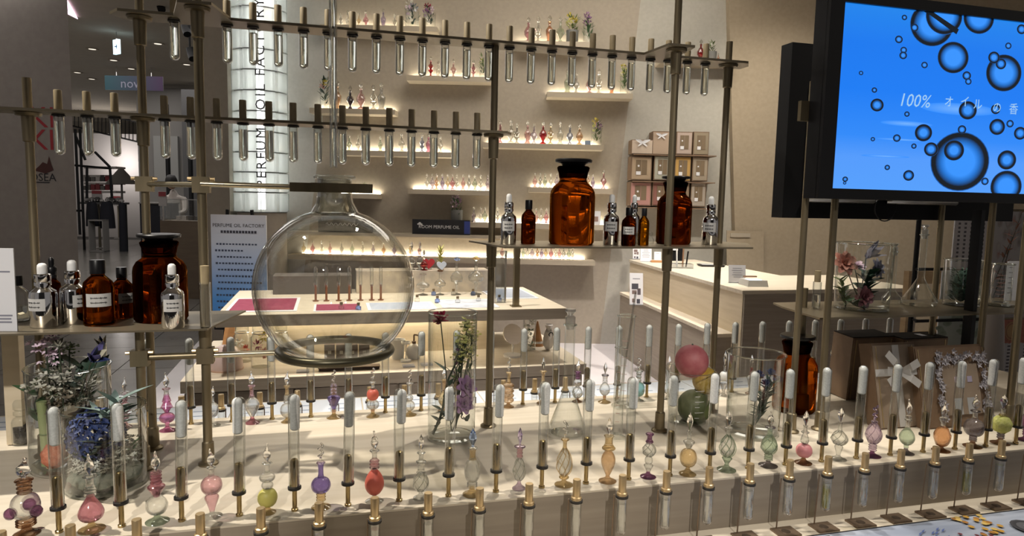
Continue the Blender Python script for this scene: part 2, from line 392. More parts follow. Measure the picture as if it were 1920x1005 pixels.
# price sheets lying along the far side of the counter
SHEET = mat('pale_blue_sheet', (.74, .79, .88), .5)
for k in range(9):
    sh = thing('price_sheet', 'pale blue printed sheet lying behind the platform, %s from the left' % ordn(k), 'sheet', (-.95+k*.42, 2.245, ZL), group='sheets behind the platform')
    add('page', B().box((0, 0, .001), (.415, .32, .002)), SHEET, sh, smooth=False)
    p = Print()
    for r in range(5):
        for q in range(3): p.rect(-.13+q*.13, -.1+r*.05, random.uniform(.05, .1), .008, (.30, .37, .5))
    add('print', p.mesh('print', PR), None, sh, (0, 0, .0022), rot=(-pi/2, 0, 0))['kind'] = 'stuff'
# ================================================================ brass rack
rk = thing('brass_rack', 'tall aged brass rack of poles, plates and shelves on the platform', 'rack', (0, 0, 0))
def pole(parent, x, y, z0, z1, r=.0088, base=True, sleeves=(), flanges=(), m=BRASS):
    po = add('pole', B().tube([(x, y, z0), (x, y, z1)], r, 14), m, parent)
    if base: add('pole_base', B().lathe([(0, 0), (.021, 0), (.021, .004), (.0135, .008), (.0125, .05), (r, .053), (r*.9, .056)], 18, (x, y, z0)), m, po)
    for z in sleeves: add('sleeve', B().lathe([(r, -.060), (.0125, -.058), (.0138, 0), (r, .002)], 16, (x, y, z)), m, po)
    for z in flanges: add('flange', B().lathe([(r, -.008), (.024, -.006), (.026, 0), (r, .001)], 20, (x, y, z)), m, po)
    return po
ZU, ZM, ZH, ZS = 1.886, 1.667, 1.390, 1.214     # upper plate, lower plate, middle shelf, left shelf
pole(rk, -.629, 1.70, ZT, 1.737, sleeves=(ZM-.006,), flanges=(ZM-.004,))
pole(rk, -.406, 1.70, ZT, 2.35, sleeves=(ZU-.006, ZM-.006), flanges=(ZU-.004, ZM-.004))
pole(rk, -.267, 1.576, ZT, 2.35, .0096, sleeves=(ZU-.006, ZS-.004), flanges=(ZU-.004,))
pole(rk, -.396, 1.575, ZT, ZS-.003, .0092)
pole(rk, .400, 1.70, ZT, ZU-.003, sleeves=(ZM-.006, ZH-.006), flanges=(ZM-.004,))
pole(rk, .836, 1.576, ZT, 2.35, .0092, sleeves=(ZU-.006, ZH-.006), flanges=(ZU-.004,))
pole(rk, 1.062, 1.70, ZT, 1.945, sleeves=(ZU-.006, ZH-.006), flanges=(ZU-.004,))
add('wooden_post', B().box((Y(27, 700, 1.80).x, 1.80, (ZT+ZS)/2), (.034, .03, ZS-ZT-.005)), WOOD3, rk, smooth=False)
add('tube_plate', B().prism([(-.465, 1.70), (-.44, 1.662), (-.33, 1.662), (-.30, 1.545), (-.235, 1.545), (-.213, 1.663), (.79, 1.663), (.80, 1.545), (.87, 1.545), (.885, 1.663),
    (1.10, 1.663), (1.125, 1.70), (1.125, 1.742), (-.44, 1.742)], ZU-.003, ZU+.003), BRASS2, rk, smooth=False)
add('tube_plate', B().prism([(-.82, 1.66), (.425, 1.66), (.447, 1.70), (.425, 1.742), (-.82, 1.742)], ZM-.003, ZM+.003), BRASS2, rk, smooth=False)
add('shelf', B().prism([(-.95, 1.53), (-.255, 1.53), (-.205, 1.765), (-.95, 1.765)], ZS-.004, ZS), BRASS2, rk, smooth=False)
add('shelf', B().prism([(.352, 1.76), (.392, 1.535), (1.06, 1.535), (1.155, 1.70), (1.125, 1.76)], ZH-.004, ZH), BRASS2, rk, smooth=False)
# ring stand arms on the rack
def clamp(x, y, z):
    c = add('clamp', B().box((x, y-.001, z), (.034, .026, .034)), BRASS, rk)
    add('screw', B().tube([(x-.018, y-.008, z+.012), (x-.026, y-.008, z+.012)], .004, 8), GOLD, c)
    add('screw', B().tube([(x+.018, y-.008, z+.012), (x+.027, y-.008, z+.012)], .004, 8), GOLD, c)
FX, FY, FZ, FR = .008, 1.576, 1.293, .178
ZA, ZB = 1.517, 1.147
clamp(-.267, 1.576, ZA); clamp(-.267, 1.576, ZB); clamp(-.396, 1.575, ZB); clamp(-.406, 1.70, ZA)
add('arm', B().tube([(-.406, 1.70, ZA), (-.267, 1.576, ZA)], .0062, 10), mat('polished_arm', (.6, .54, .4), .25, .9), rk)
add('arm', B().tube([(-.267, 1.565, ZA+.002), (-.075, 1.565, ZA)], .0062, 10), MATS['polished_arm'], rk)
add('arm', B().tube([(-.396, 1.575, ZB), (-.267, 1.576, ZB)], .0075, 10), BRASS, rk)
add('arm', B().tube([(-.267, 1.572, ZB), (FX-.130, 1.575, ZB)], .0062, 10), MATS['polished_arm'], rk)
add('neck_clamp', B().box((-.062, 1.555, ZA), (.05, .012, .020)).box((.02, 1.524, ZA), (.115, .008, .020)).box((-.037, 1.540, ZA), (.01, .038, .020)).box((FX+.075, 1.555, ZA), (.01, .07, .02)), BRASS, rk)
add('support_ring', B().torus((FX, FY, ZB), .124, .0098, 56, 12), mat('dark_bronze', (.10, .09, .06), .35, .8), rk)
# bracket that holds the long glass tube, above the picture
add('arm', B().tube([(-.267, 1.576, 2.22), (.0, 1.576, 2.22)], .007, 10), BRASS, rk)
# ---------------------------------------------------------------- right frame with shelf
rf = thing('screen_rack', 'brass rack of poles with one shelf at the right, carrying the screens', 'rack', (0, 0, 0))
ZR = 1.203
pole(rf, 1.182, 1.50, ZT, 1.815, .0085)
pole(rf, 1.272, 1.50, ZT, 1.80, .0092)
pole(rf, 1.345, 1.685, ZT, 1.26, .0095, flanges=())
pole(rf, 1.80, 1.50, ZT, 1.80, .009)
pole(rf, 1.858, 1.443, ZT, 1.50, .010)
pole(rf, 1.86, 1.72, ZT, 1.80, .009)
add('shelf', B().prism([(1.285, 1.70), (1.262, 1.515), (2.2, 1.515), (2.2, 1.78), (1.31, 1.78)], ZR-.005, ZR), BRASS2, rf, smooth=False)
add('upright', B().box((1.822, 1.56, 1.20), (.014, .03, .60)), BLACK, rf, smooth=False)
add('screen_bracket', B().box((1.45, 1.505, 1.74), (.6, .012, .05)), BRASS, rf, smooth=False)
add('finial', B().lathe([(0, -.02), (.006, -.015), (.0075, 0), (.005, .012), (0, .014)], 12, (1.186, 1.487, 1.54)), mat('pinkish_copper', (.5, .3, .2), .3, .9), rf)
# ================================================================ display table behind
dt = thing('display_table', 'pale wood tabletop on a cream panel behind the flask', 'table', (0, 0, 0))
db = thing('drawer_bench', 'low pale wood drawer bench under the display table', 'bench', (0, 0, 0))
X0, X1, Y0, Y1 = -.60, 1.385, 3.85, 4.84
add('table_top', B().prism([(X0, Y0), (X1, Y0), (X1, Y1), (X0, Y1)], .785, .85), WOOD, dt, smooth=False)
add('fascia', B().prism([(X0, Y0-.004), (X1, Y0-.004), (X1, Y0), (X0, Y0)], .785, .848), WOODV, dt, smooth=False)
add('back_panel', B().prism([(X0+.03, 4.35), (1.02, 4.35), (1.02, 4.39), (X0+.03, 4.39)], .5, .785), WOOD3, dt, smooth=False)
add('light_strip', B().box((.2, 4.30, .779), (1.5, .03, .01)), mat('under_table_led', (1, .9, .7), .5, emit=(1, .9, .72), es=7), dt, smooth=False)
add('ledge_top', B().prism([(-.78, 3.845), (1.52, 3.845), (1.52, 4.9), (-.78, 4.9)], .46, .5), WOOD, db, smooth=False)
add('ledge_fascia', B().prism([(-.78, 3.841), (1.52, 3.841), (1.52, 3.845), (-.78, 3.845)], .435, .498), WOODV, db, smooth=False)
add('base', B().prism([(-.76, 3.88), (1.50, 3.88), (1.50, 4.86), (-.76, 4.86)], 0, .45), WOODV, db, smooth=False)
for k in range(4):
    add('drawer', B().prism([(-.765+k*.57, 3.862), (-.765+k*.57+.556, 3.862), (-.765+k*.57+.556, 3.88), (-.765+k*.57, 3.88)], .06, .425), WOODV, db, smooth=False)
# ================================================================ checkout counter
cc = thing('checkout_counter', 'two-tier pale wood checkout counter at the right', 'counter', (0, 0, 0))
def quadz(pts, z0, z1): return B().prism([p.xy for p in pts], z0, z1)
a, b = Vector((2.87, 6.2, 0)), Vector((2.645, 3.92, 0))
add('upper_top', quadz([b, Vector((4.1, 3.92, 0)), Vector((4.1, 4.75, 0)), Vector((3.55, 4.75, 0)), Vector((3.60, 6.2, 0)), a], .905, .93), WOOD, cc, smooth=False)
ins = .012
add('upper_body', quadz([b+Vector((ins, ins, 0)), Vector((4.08, 3.93, 0)), Vector((4.08, 4.73, 0)), Vector((3.53, 4.73, 0)), Vector((3.58, 6.18, 0)), a+Vector((ins, 0, 0))], .0, .905), WOOD3, cc, smooth=False)
lo = [Z(1160, 547, .62), Z(1362, 625, .62)]
add('front_panel', B().prism([(2.66, 3.915), (3.30, 3.915), (3.30, 3.93), (2.66, 3.93)], 0, .905), WOODV, cc, smooth=False)
add('front_panel', B().prism([(3.305, 3.915), (4.08, 3.915), (4.08, 3.93), (3.305, 3.93)], 0, .905), WOODV, cc, smooth=False)
add('step_top', quadz([Vector((2.735, 6.1, 0)), Vector((2.53, 4.02, 0)), Vector((2.70, 4.02, 0)), Vector((2.90, 6.1, 0))], .595, .62), WOOD, cc, smooth=False)
add('step_body', quadz([Vector((2.745, 6.1, 0)), Vector((2.54, 4.03, 0)), Vector((2.70, 4.03, 0)), Vector((2.90, 6.1, 0))], 0, .595), WOODV, cc, smooth=False)
# ================================================================ corked test tubes hanging in the rack
def dome(r, h, flip=False, n=5):
    """profile of a round-ended tube of radius r from z=0 (round end) up to h"""
    return [(r*sin(pi/2*i/n), r-r*cos(pi/2*i/n)) for i in range(n+1)]+[(r, h)]
TUBE_H = .088
tube_me = B().lathe([(r, z-TUBE_H) for r, z in dome(.0102, TUBE_H)], 18).mesh('tube', GLASS_T)
liq_me = B().lathe([(r*.86, (z-TUBE_H)*.93-.004) for r, z in dome(.0102, TUBE_H-.012)]+[(0, -.0152)], 14).mesh('liquid', solid_glass('clear_oil', (.97, .98, .95), 1.42))
cap_me = B().lathe([(0, .045), (.0072, .045), (.008, .0435), (.008, -.006), (0, -.006)], 16).mesh('cap', CORK)
col_me = B().lathe([(.0103, 0), (.0132, -.001), (.0132, -.0045), (.0103, -.005)], 18).mesh('collar', RUBBER)
up = [(325, -8), (425, 5), (474, 11), (521, 15), (569, 19.5), (615, 24.5), (661, 29), (706, 32.5), (750, 37.5), (792.5, 41), (835, 45), (876, 49), (917.5, 52.5),
      (956, 56), (997, 60), (1036, 64), (1074, 67), (1112, 70.5), (1149, 74), (1185.5, 77), (1221, 80), (1254, 84), (1290, 88), (1324, 91)]
lw = [(108, 176), (162, 178), (214, 181), (307.5, 186), (357, 189), (406, 192), (455, 196), (504, 200), (549.5, 202), (596, 204.5), (642, 206), (686, 209),
      (730, 211), (772, 213), (814, 215.5), (855, 217.5), (895, 219.5)]
proto = None
def hang(px, z, label, grp):
    global proto
    x = Y(px[0], px[1], 1.70).x
    if proto is None:
        proto = thing('test_tube', label, 'test tube', (x, 1.70, z), group=grp)
        t = add('tube', tube_me, None, proto, (0, 0, -.004)); add('liquid', liq_me, None, proto, (0, 0, -.004))
        add('cap', cap_me, None, proto, (0, 0, .003)); add('collar', col_me, None, proto, (0, 0, -.0035))
    else: copy_tree(proto, (x, 1.70, z), label, grp, rz=random.uniform(0, 6))
for i, p in enumerate(up): hang(p, ZU, 'capped glass test tube hanging from the upper plate, %s from the left' % ordn(i), 'test tubes in the upper plate')
for i, p in enumerate(lw): hang(p, ZM, 'capped glass test tube hanging from the lower plate, %s from the left' % ordn(i), 'test tubes in the lower plate')
# one leaning tube with a short tail beside the upper plate's far edge
# ================================================================ frosted-tip scent tubes on brass pins
HT = .2284
pp = thing('scent_tube', 'x', 'glass tube', (0, 0, 0))
add('pin', B().lathe([(0, 0), (.0065, 0), (.0065, .004), (.0045, .005), (.0045, .044), (.0078, .046), (.0078, .097), (.006, .1015), (.003, .1030), (0, .1033)], 16), PIN, pp)
add('ring', B().lathe([(.0078, .0425), (.0125, .0432), (.0125, .0478), (.0078, .0485)], 18), RUBBER, pp)
add('tube', B().lathe([(.0103, .048)]+[(.0103*cos(pi/2*i/6), HT-.0103+.0103*sin(pi/2*i/6)) for i in range(7)], 18), GLASS_T, pp)
add('white_filling', B().lathe([(0, HT-.070), (.006, HT-.070), (.0088, HT-.067), (.0092, HT-.0115)]+[(.0092*cos(pi/2*i/5), HT-.0115+.0098*sin(pi/2*i/5)) for i in range(6)], 16), FROST, pp)
n0 = 0
for i in range(23):
    loc = (-.4656+.09884*i, 1.302, ZT); lab = 'frosted-tip glass tube on a brass pin, front row, %s from the left' % ordn(i)
    if i == 0: pp.location = loc; pp['label'] = lab; pp['group'] = 'front row of scent tubes'; q = pp
    else: q = copy_tree(pp, loc, lab, 'front row of scent tubes')
    for ch in q.children:
        if ch.name.startswith(('tube', 'white')):
            ch.rotation_euler = (radians(random.uniform(-.6, .6)), radians(random.uniform(-.5, 1.3)), 0)
for k in range(26):
    x = -.655+.0998*k
    copy_tree(pp, (x, 1.868, ZT), 'frosted-tip glass tube on a brass pin, far row, %s from the left' % ordn(k), 'far row of scent tubes')
# ================================================================ sample vials on little square stands
sv = thing('sample_vial', 'x', 'vial', (0, 0, 0))
BPL = mat('brown_bronze_plate', (.20, .145, .10), .35, .6)
bp = add('base', B().prism([(-.026, -.020), (.026, -.020), (.026, .020), (-.026, .020)], 0, .004), BPL, sv, smooth=False)
add('dish', B().lathe([(0, .0041), (.0088, .0045), (.010, .0041)], 16), mat('dark_bronze_dish', (.10, .075, .055), .3, .7), bp)
add('rod', B().tube([(-.0125, .016, .004), (-.0125, .010, .122)], .0016, 6), BPL, sv)
add('ring', B().lathe([(.0105, .1185), (.0128, .119), (.0128, .1235), (.0105, .124)], 18), RUBBER, sv)
add('vial', B().lathe([(r, z+.040) for r, z in dome(.0102, .085)], 18), thin('vial_glass', (.94, .95, .94), (.38, .40, .38), .12, .8, .06, 1.8), sv)
add('cap', B().lathe([(0, .166), (.0072, .166), (.0078, .1645), (.0078, .131), (.0105, .1295), (.011, .1245), (0, .1245)], 16), GOLD, sv)
OIL = {7: None}
YOIL = thin('yellow_green_oil', (.80, .80, .30), (.5, .5, .12), .05, .5, .08, 2)
COIL = thin('pale_oil', (.90, .91, .90), (.55, .56, .55), .12, .6, .06, 1.5)
oil_y = B().lathe([(r*.82, z*.7+.046) for r, z in dome(.0102, .07)]+[(0, .0955)], 14).mesh('oil', YOIL)
oil_c = B().lathe([(r*.82, z*.8+.046) for r, z in dome(.0102, .075)]+[(0, .1065)], 14).mesh('oil', COIL)
for i in range(24):
    x = -.615+.0985*i; loc = (x, 1.214, ZL)
    lab = ('gold-capped vial of yellow oil on a square stand before the platform, %s from left' if i in (17, 21) else 'gold-capped sample vial on a square stand before the platform, %s from left') % ordn(i)
    if i == 0: q = sv; q.location = loc; q['label'] = lab; q['group'] = 'sample vials in front'
    else: q = copy_tree(sv, loc, lab, 'sample vials in front')
    add('oil', oil_y if i in (17, 21) else oil_c, None, q)
for k in range(15):
    q = copy_tree(sv, (-.695+.1*k, 1.955, ZL), 'gold-capped sample vial behind the platform, %s from the left' % ordn(k), 'sample vials behind', rz=pi)
    for ch in list(q.children):
        if ch.name.startswith('oil'): bpy.data.objects.remove(ch)
# ================================================================ blown-glass perfume bottles
def g3(name, c, k=1.0):
    """tinted bottle glass"""
    return tinted('glass_'+name, c)
GC = dict(clear=g3('clear', (.90, .91, .90)), pink=g3('pink', (.86, .66, .71)), rose=g3('rose', (.80, .50, .58)), gold=g3('gold', (.86, .74, .52)), amber=g3('honey', (.86, .70, .52)),
          purple=g3('purple', (.44, .36, .68)), lilac=g3('lilac', (.78, .70, .80)), green=g3('green', (.70, .79, .70)), grey=g3('grey', (.70, .73, .70)), teal=g3('teal', (.45, .66, .64)),
          brown=g3('brown', (.55, .38, .26)), smoke=g3('smoke', (.48, .45, .48)), plum=g3('plum', (.45, .25, .42)), magenta=g3('magenta', (.82, .45, .66)), orange=g3('orange', (.85, .60, .40)),
          red=g3('red', (.70, .12, .12)), blue=g3('blue', (.40, .5, .75)), dark=g3('dark_violet', (.16, .08, .20)),
          coral=mat('coral_frosted', (.62, .13, .09), .45), yellow=mat('yellow_frosted', (.55, .50, .13), .5), pinkball=mat('pink_frosted', (.62, .24, .25), .45), lime=noisy('lime_sponge', (.48, .50, .12), (.60, .60, .22), (150, 150, 150), .8, .3), whiteball=mat('white_frosted', (.6, .6, .58), .4))
SC = dict(lilac=(.5, .45, .6), blue=(.35, .45, .65), grey=(.5, .5, .48))
def prof(kind, h, r, r0, n=12):
    P = []
    for i in range(n+1):
        t = i/n; z = h*t
        if kind == 'ball': q = r0+(r-r0)*math.sqrt(max(0, 1-(2*t-1)**2))
        elif kind == 'egg': q = r0+(r-r0)*sin(pi*t**.85)**.8
        elif kind == 'drop': q = r0+(r-r0)*sin(pi*t**.6)
        elif kind == 'cone': q = r0+(r-r0)*(t/.78)**1.2 if t < .78 else r0+(r-r0)*math.sqrt(max(0, 1-((t-.78)/.22)**2))
        elif kind == 'vase': q = r0+(r-r0)*sin(pi*min(1, t**1.35))**.75
        elif kind == 'neck': q = r*(.72+.28*abs(2*t-1)**3)
        elif kind == 'rings': q = r*(.72+.28*abs(sin(3*pi*t)))
        elif kind == 'disc': q = r0+(r-r0)*math.sqrt(max(0, 1-(2*t-1)**2))
        elif kind == 'foot': q = r if t < .12 else r0+(r-r0)*(1-(t-.12)/.88)**2.6
        elif kind == 'bell': q = r*(1-.5*t)
        elif kind == 'stem': q = r
        else: q = r
        P.append((max(q, .0004), z))
    return P
NAMES = dict(ball='bulb', egg='bulb', drop='bulb', cone='body', vase='body', neck='neck', rings='ringed_neck', disc='collar', foot='foot', bell='skirt', stem='stem', lattice='lattice_body', flower='petal_ring')
def bottle(name, label, loc, H, R, secs, stop='clear', n=16, group='perfume bottles', cat='perfume bottle', stopkind='flame', lean=0):
    """secs from the foot up: (kind, height share, radius share, glass)"""
    t = thing(name, label, cat, loc, random.uniform(0, 6), group); t.rotation_euler = (0, lean, t.rotation_euler[2])
    tot = sum(s[1] for s in secs)+(.36 if stopkind else 0); z = 0
    for kind, hs, rs, g in secs:
        h = H*hs/tot; r = R*rs; r0 = min(R*.24, r*.6); m = GC[g]
        if kind == 'lattice':
            b = B()
            for k in range(8):
                pts = []
                for j in range(13):
                    u = j/12; q = r0+(r-r0)*sin(pi*u**.8)**.8; a = 2*pi*k/8+u*1.6
                    pts.append((q*cos(a), q*sin(a), z+h*u))
                b.tube(pts, R*.05, 5)
            add('ribs', b, m, t); add('inner_body', B().lathe([(q*.9, zz+z) for q, zz in prof('egg', h, r, r0)], n), GC['clear'], t)
        elif kind == 'swirl':
            add('bulb', B().lathe([(q, zz+z) for q, zz in prof('egg', h, r*.94, r0)], n), m, t); b = B()
            for k in range(6):
                b.tube([((r0+(r*.96-r0)*sin(pi*max(.001, j/12)**.85)**.8)*cos(2*pi*k/6+j*.16), (r0+(r*.96-r0)*sin(pi*max(.001, j/12)**.85)**.8)*sin(2*pi*k/6+j*.16), z+h*j/12) for j in range(13)], R*.035, 4)
            add('swirl_ribs', b, GC['grey' if g == 'clear' else g], t)
        elif kind == 'lobes':
            add('bulb', B().lathe([(q, zz+z) for q, zz in prof('ball', h, r*.8, r0)], n), m, t)
            for k in range(3):
                a = 2*pi*k/3+.4; add('lobe', B().ball((r*.75*cos(a), r*.75*sin(a), z+h*.35), r*.36, 10, 7), GC['plum'], t)
        elif kind == 'crackle':
            add('crackled_body', B().ball((0, 0, z+h/2), 1, n, 9, (r, r, h*.56), .06), m, t)
        elif kind == 'handles':
            add('bulb', B().lathe([(q, zz+z) for q, zz in prof('ball', h, r*.8, r0)], n), m, t)
            for k in (0, pi):
                b = B().tube([((r*.75+r*.28*sin(pi*j/8))*cos(k), (r*.75+r*.28*sin(pi*j/8))*sin(k), z+h*(.15+.7*j/8)) for j in range(9)], R*.07, 6); add('handle', b, m, t)
        else:
            add(NAMES[kind], B().lathe([(0, z)]*(kind == 'foot')+[(q, zz+z) for q, zz in prof(kind, h, r, r0)], n), m, t)
        z += h
    if stopkind:
        h = H-z; r = R*.40; gm = solid_glass('stopper_'+stop, tuple(min(1, .35+q) for q in SC.get(stop, (1, 1, 1))), 1.5)
        if stopkind == 'flame':
            pr = [(r*.30, 0), (r*.34, h*.1), (r*.8, h*.22), (r, h*.36), (r*.82, h*.54), (r*.36, h*.72), (r*.22, h*.86), (r*.28, h*.93), (0, h)]
            add('stopper', B().lathe([(a, z+b) for a, b in pr], 10, bend=lambda q: (R*.10*sin((q-z)/h*5) if q > z+h*.5 else 0, 0)), gm, t)
        elif stopkind == 'leaf':
            pr = [(r*.30, 0), (r*.34, h*.15), (r*.85, h*.4), (r*.9, h*.55), (r*.5, h*.8), (0, h)]
            add('stopper', B().lathe([(a, z+b) for a, b in pr], 6), gm, t)
        elif stopkind == 'twist':
            b = B().lathe([(r*.3, z), (r*.3, z+h*.2), (0, z+h*.25)], 8)
            b.tube([(r*.55*cos(j*.9), r*.55*sin(j*.9), z+h*.2+h*.75*j/14) for j in range(15)], r*.3, 6); add('stopper', b, gm, t)
    return t
def row(tab, zt, yfix=None, where='', grp=''):
    for lab, bx, by, ty, w, secs, st, sk in tab:
        p = Z(bx, by, zt) if yfix is None else Y(bx, by, yfix); p.z = zt
        top = Y(bx, ty, p.y).z
        bottle('perfume_bottle', lab+where, p, top-zt, w/2*mpp(p), secs, st, group=grp, stopkind=sk)
F_ = lambda g, r=1.0, h=.12: ('foot', h, r, g)
front = [
 ('clear perfume bottle with purple side lobes and amber rings', 50, 1001, 857, 62, [F_('brown', .72, .14), ('rings', .12, .55, 'brown'), ('lobes', .42, 1.0, 'clear'), ('rings', .2, .42, 'brown'), ('disc', .04, .5, 'brown')], 'clear', 'flame'),
 ('perfume bottle with a round rose-pink bulb and clear neck', 172, 993, 849, 44, [F_('gold', 1.05, .14), ('drop', .42, 1.0, 'rose'), ('rings', .14, .5, 'clear'), ('neck', .16, .4, 'clear'), ('disc', .04, .55, 'clear')], 'clear', 'flame'),
 ('perfume bottle with red ringed neck, crackled clear ball and green foot', 295, 978, 844, 42, [F_('green', 1.0, .14), ('crackle', .3, .95, 'clear'), ('cone', .22, .75, 'rose'), ('rings', .18, .5, 'rose'), ('disc', .05, .5, 'pink')], 'clear', 'flame'),
 ('perfume bottle with pink ball over a pink cone on a clear foot', 398, 968, 840, 38, [F_('clear', .95, .1), ('cone', .34, .68, 'pink'), ('ball', .34, 1.0, 'pink'), ('neck', .16, .36, 'clear'), ('disc', .03, .45, 'clear')], 'clear', 'flame'),
 ('clear perfume bottle with a frosted yellow ball low down', 502, 961, 831, 36, [F_('gold', .85, .12), ('ball', .34, 1.0, 'yellow'), ('ball', .14, .6, 'clear'), ('ball', .16, .8, 'clear'), ('neck', .18, .36, 'clear'), ('disc', .03, .52, 'clear')], 'clear', 'flame'),
 ('perfume bottle with a violet bulb and ringed gold waist', 602, 951, 830, 36, [F_('gold', 1.0, .12), ('rings', .16, .5, 'gold'), ('ball', .3, 1.0, 'purple'), ('neck', .26, .36, 'purple'), ('disc', .04, .46, 'lilac')], 'clear', 'twist'),
 ('perfume bottle with a large frosted coral egg body', 702, 940, 806, 36, [F_('clear', .95, .12), ('egg', .48, 1.0, 'coral'), ('rings', .18, .52, 'pink'), ('neck', .14, .34, 'clear'), ('disc', .04, .5, 'clear')], 'clear', 'flame'),
 ('slim clear swirled perfume bottle beside the tall vase', 789, 934, 814, 32, [F_('clear', .9, .14), ('swirl', .4, 1.0, 'clear'), ('neck', .2, .55, 'clear'), ('disc', .04, .6, 'clear'), ('neck', .14, .35, 'clear'), ('disc', .04, .5, 'clear')], 'clear', 'leaf'),
 ('clear perfume bottle with scroll handles and gold foot', 885, 927, 803, 40, [F_('gold', .9, .14), ('rings', .1, .5, 'clear'), ('handles', .44, .95, 'clear'), ('neck', .2, .38, 'gold'), ('disc', .03, .45, 'clear')], 'blue', 'leaf'),
 ('slender perfume bottle with lilac collar and pale pink foot', 973, 916, 801, 27, [F_('lilac', .95, .16), ('swirl', .46, .95, 'clear'), ('rings', .2, .45, 'pink'), ('disc', .05, .8, 'lilac')], 'lilac', 'leaf'),
 ('perfume bottle with an open golden twisted lattice body', 1057, 909, 787, 32, [F_('gold', 1.1, .12), ('disc', .06, .6, 'gold'), ('lattice', .52, .95, 'gold'), ('neck', .16, .32, 'gold'), ('disc', .04, .5, 'gold')], 'clear', 'twist'),
 ('orange glass perfume bottle with a gold collar', 1139, 902, 782, 32, [F_('amber', 1.05, .12), ('vase', .48, .85, 'amber'), ('disc', .08, .8, 'gold'), ('neck', .2, .62, 'gold')], 'clear', 'leaf'),
 ('short perfume bottle with purple cap and purple foot, no stopper', 1215, 894, 812, 30, [F_('plum', 1.0, .14), ('cone', .2, .6, 'clear'), ('ball', .2, .5, 'clear'), ('swirl', .36, .9, 'clear'), ('disc', .06, .5, 'plum'), ('neck', .14, .42, 'plum'), ('disc', .06, .52, 'plum')], 'clear', None),
 ('perfume bottle with a round golden bulb and faceted leaf stopper', 1289, 889, 773, 32, [F_('gold', 1.0, .14), ('ball', .34, 1.0, 'gold'), ('cone', .16, .7, 'clear'), ('neck', .16, .32, 'clear')], 'clear', 'leaf'),
 ('grey green perfume bottle with a ribbed lattice bulb', 1362, 881, 769, 32, [F_('green', 1.1, .14), ('cone', .14, .6, 'green'), ('lattice', .46, .95, 'green'), ('neck', .14, .3, 'clear'), ('disc', .04, .5, 'clear')], 'clear', 'leaf'),
 ('grey green perfume bottle with a full round body in front of the wide beaker', 1440, 873, 770, 32, [F_('smoke', 1.1, .12), ('rings', .14, .5, 'green'), ('swirl', .44, 1.0, 'green'), ('neck', .16, .4, 'green'), ('disc', .05, .6, 'smoke')], 'clear', 'flame'),
 ('perfume bottle with a frosted pink ball on a brown foot', 1506, 868, 770, 30, [F_('brown', 1.05, .14), ('ball', .32, .98, 'pinkball'), ('drop', .26, .5, 'clear'), ('disc', .04, .5, 'clear'), ('neck', .14, .3, 'clear')], 'clear', 'leaf'),
 ('entirely clear perfume bottle with a round crackled body', 1571, 861, 764, 31, [F_('clear', 1.0, .12), ('cone', .22, .5, 'clear'), ('swirl', .34, 1.0, 'clear'), ('neck', .2, .3, 'clear')], 'clear', 'leaf'),
 ('mauve perfume bottle with an onion-shaped body before the ribbon box', 1635, 855, 760, 30, [F_('plum', 1.05, .12), ('rings', .16, .5, 'lilac'), ('swirl', .5, 1.0, 'lilac'), ('disc', .05, .4, 'lilac')], 'lilac', 'twist'),
 ('green-tinted perfume bottle with a round stopper before the ribbon box', 1698, 850, 748, 27, [F_('smoke', 1.1, .12), ('stem', .06, .3, 'green'), ('egg', .38, 1.0, 'green'), ('neck', .16, .4, 'clear'), ('disc', .04, .5, 'clear'), ('ball', .08, .4, 'clear')], 'clear', 'flame'),
 ('orange perfume bottle with a ribbed bulb before the framed box', 1764, 845, 755, 29, [F_('brown', 1.1, .12), ('crackle', .46, 1.0, 'orange'), ('neck', .16, .4, 'clear'), ('ball', .1, .5, 'clear')], 'clear', 'flame'),
 ('smoky brown perfume bottle with a wide flask body', 1823, 837, 740, 34, [F_('brown', .95, .12), ('rings', .12, .4, 'smoke'), ('ball', .4, 1.0, 'smoke'), ('neck', .16, .35, 'clear'), ('disc', .05, .5, 'smoke')], 'clear', 'flame'),
 ('perfume bottle with a lime yellow sponge ball', 1875, 831, 740, 33, [F_('brown', 1.0, .12), ('rings', .16, .4, 'smoke'), ('crackle', .4, 1.0, 'lime'), ('disc', .05, .4, 'gold'), ('neck', .14, .3, 'clear')], 'clear', 'leaf'),
 ('dark plum perfume bottle at the right end of the front row', 1922, 825, 735, 28, [F_('plum', 1.0, .12), ('rings', .16, .4, 'plum'), ('egg', .4, 1.0, 'plum'), ('neck', .2, .4, 'plum')], 'clear', 'leaf')]
row(front, ZT, None, '', 'perfume bottles in the front row')
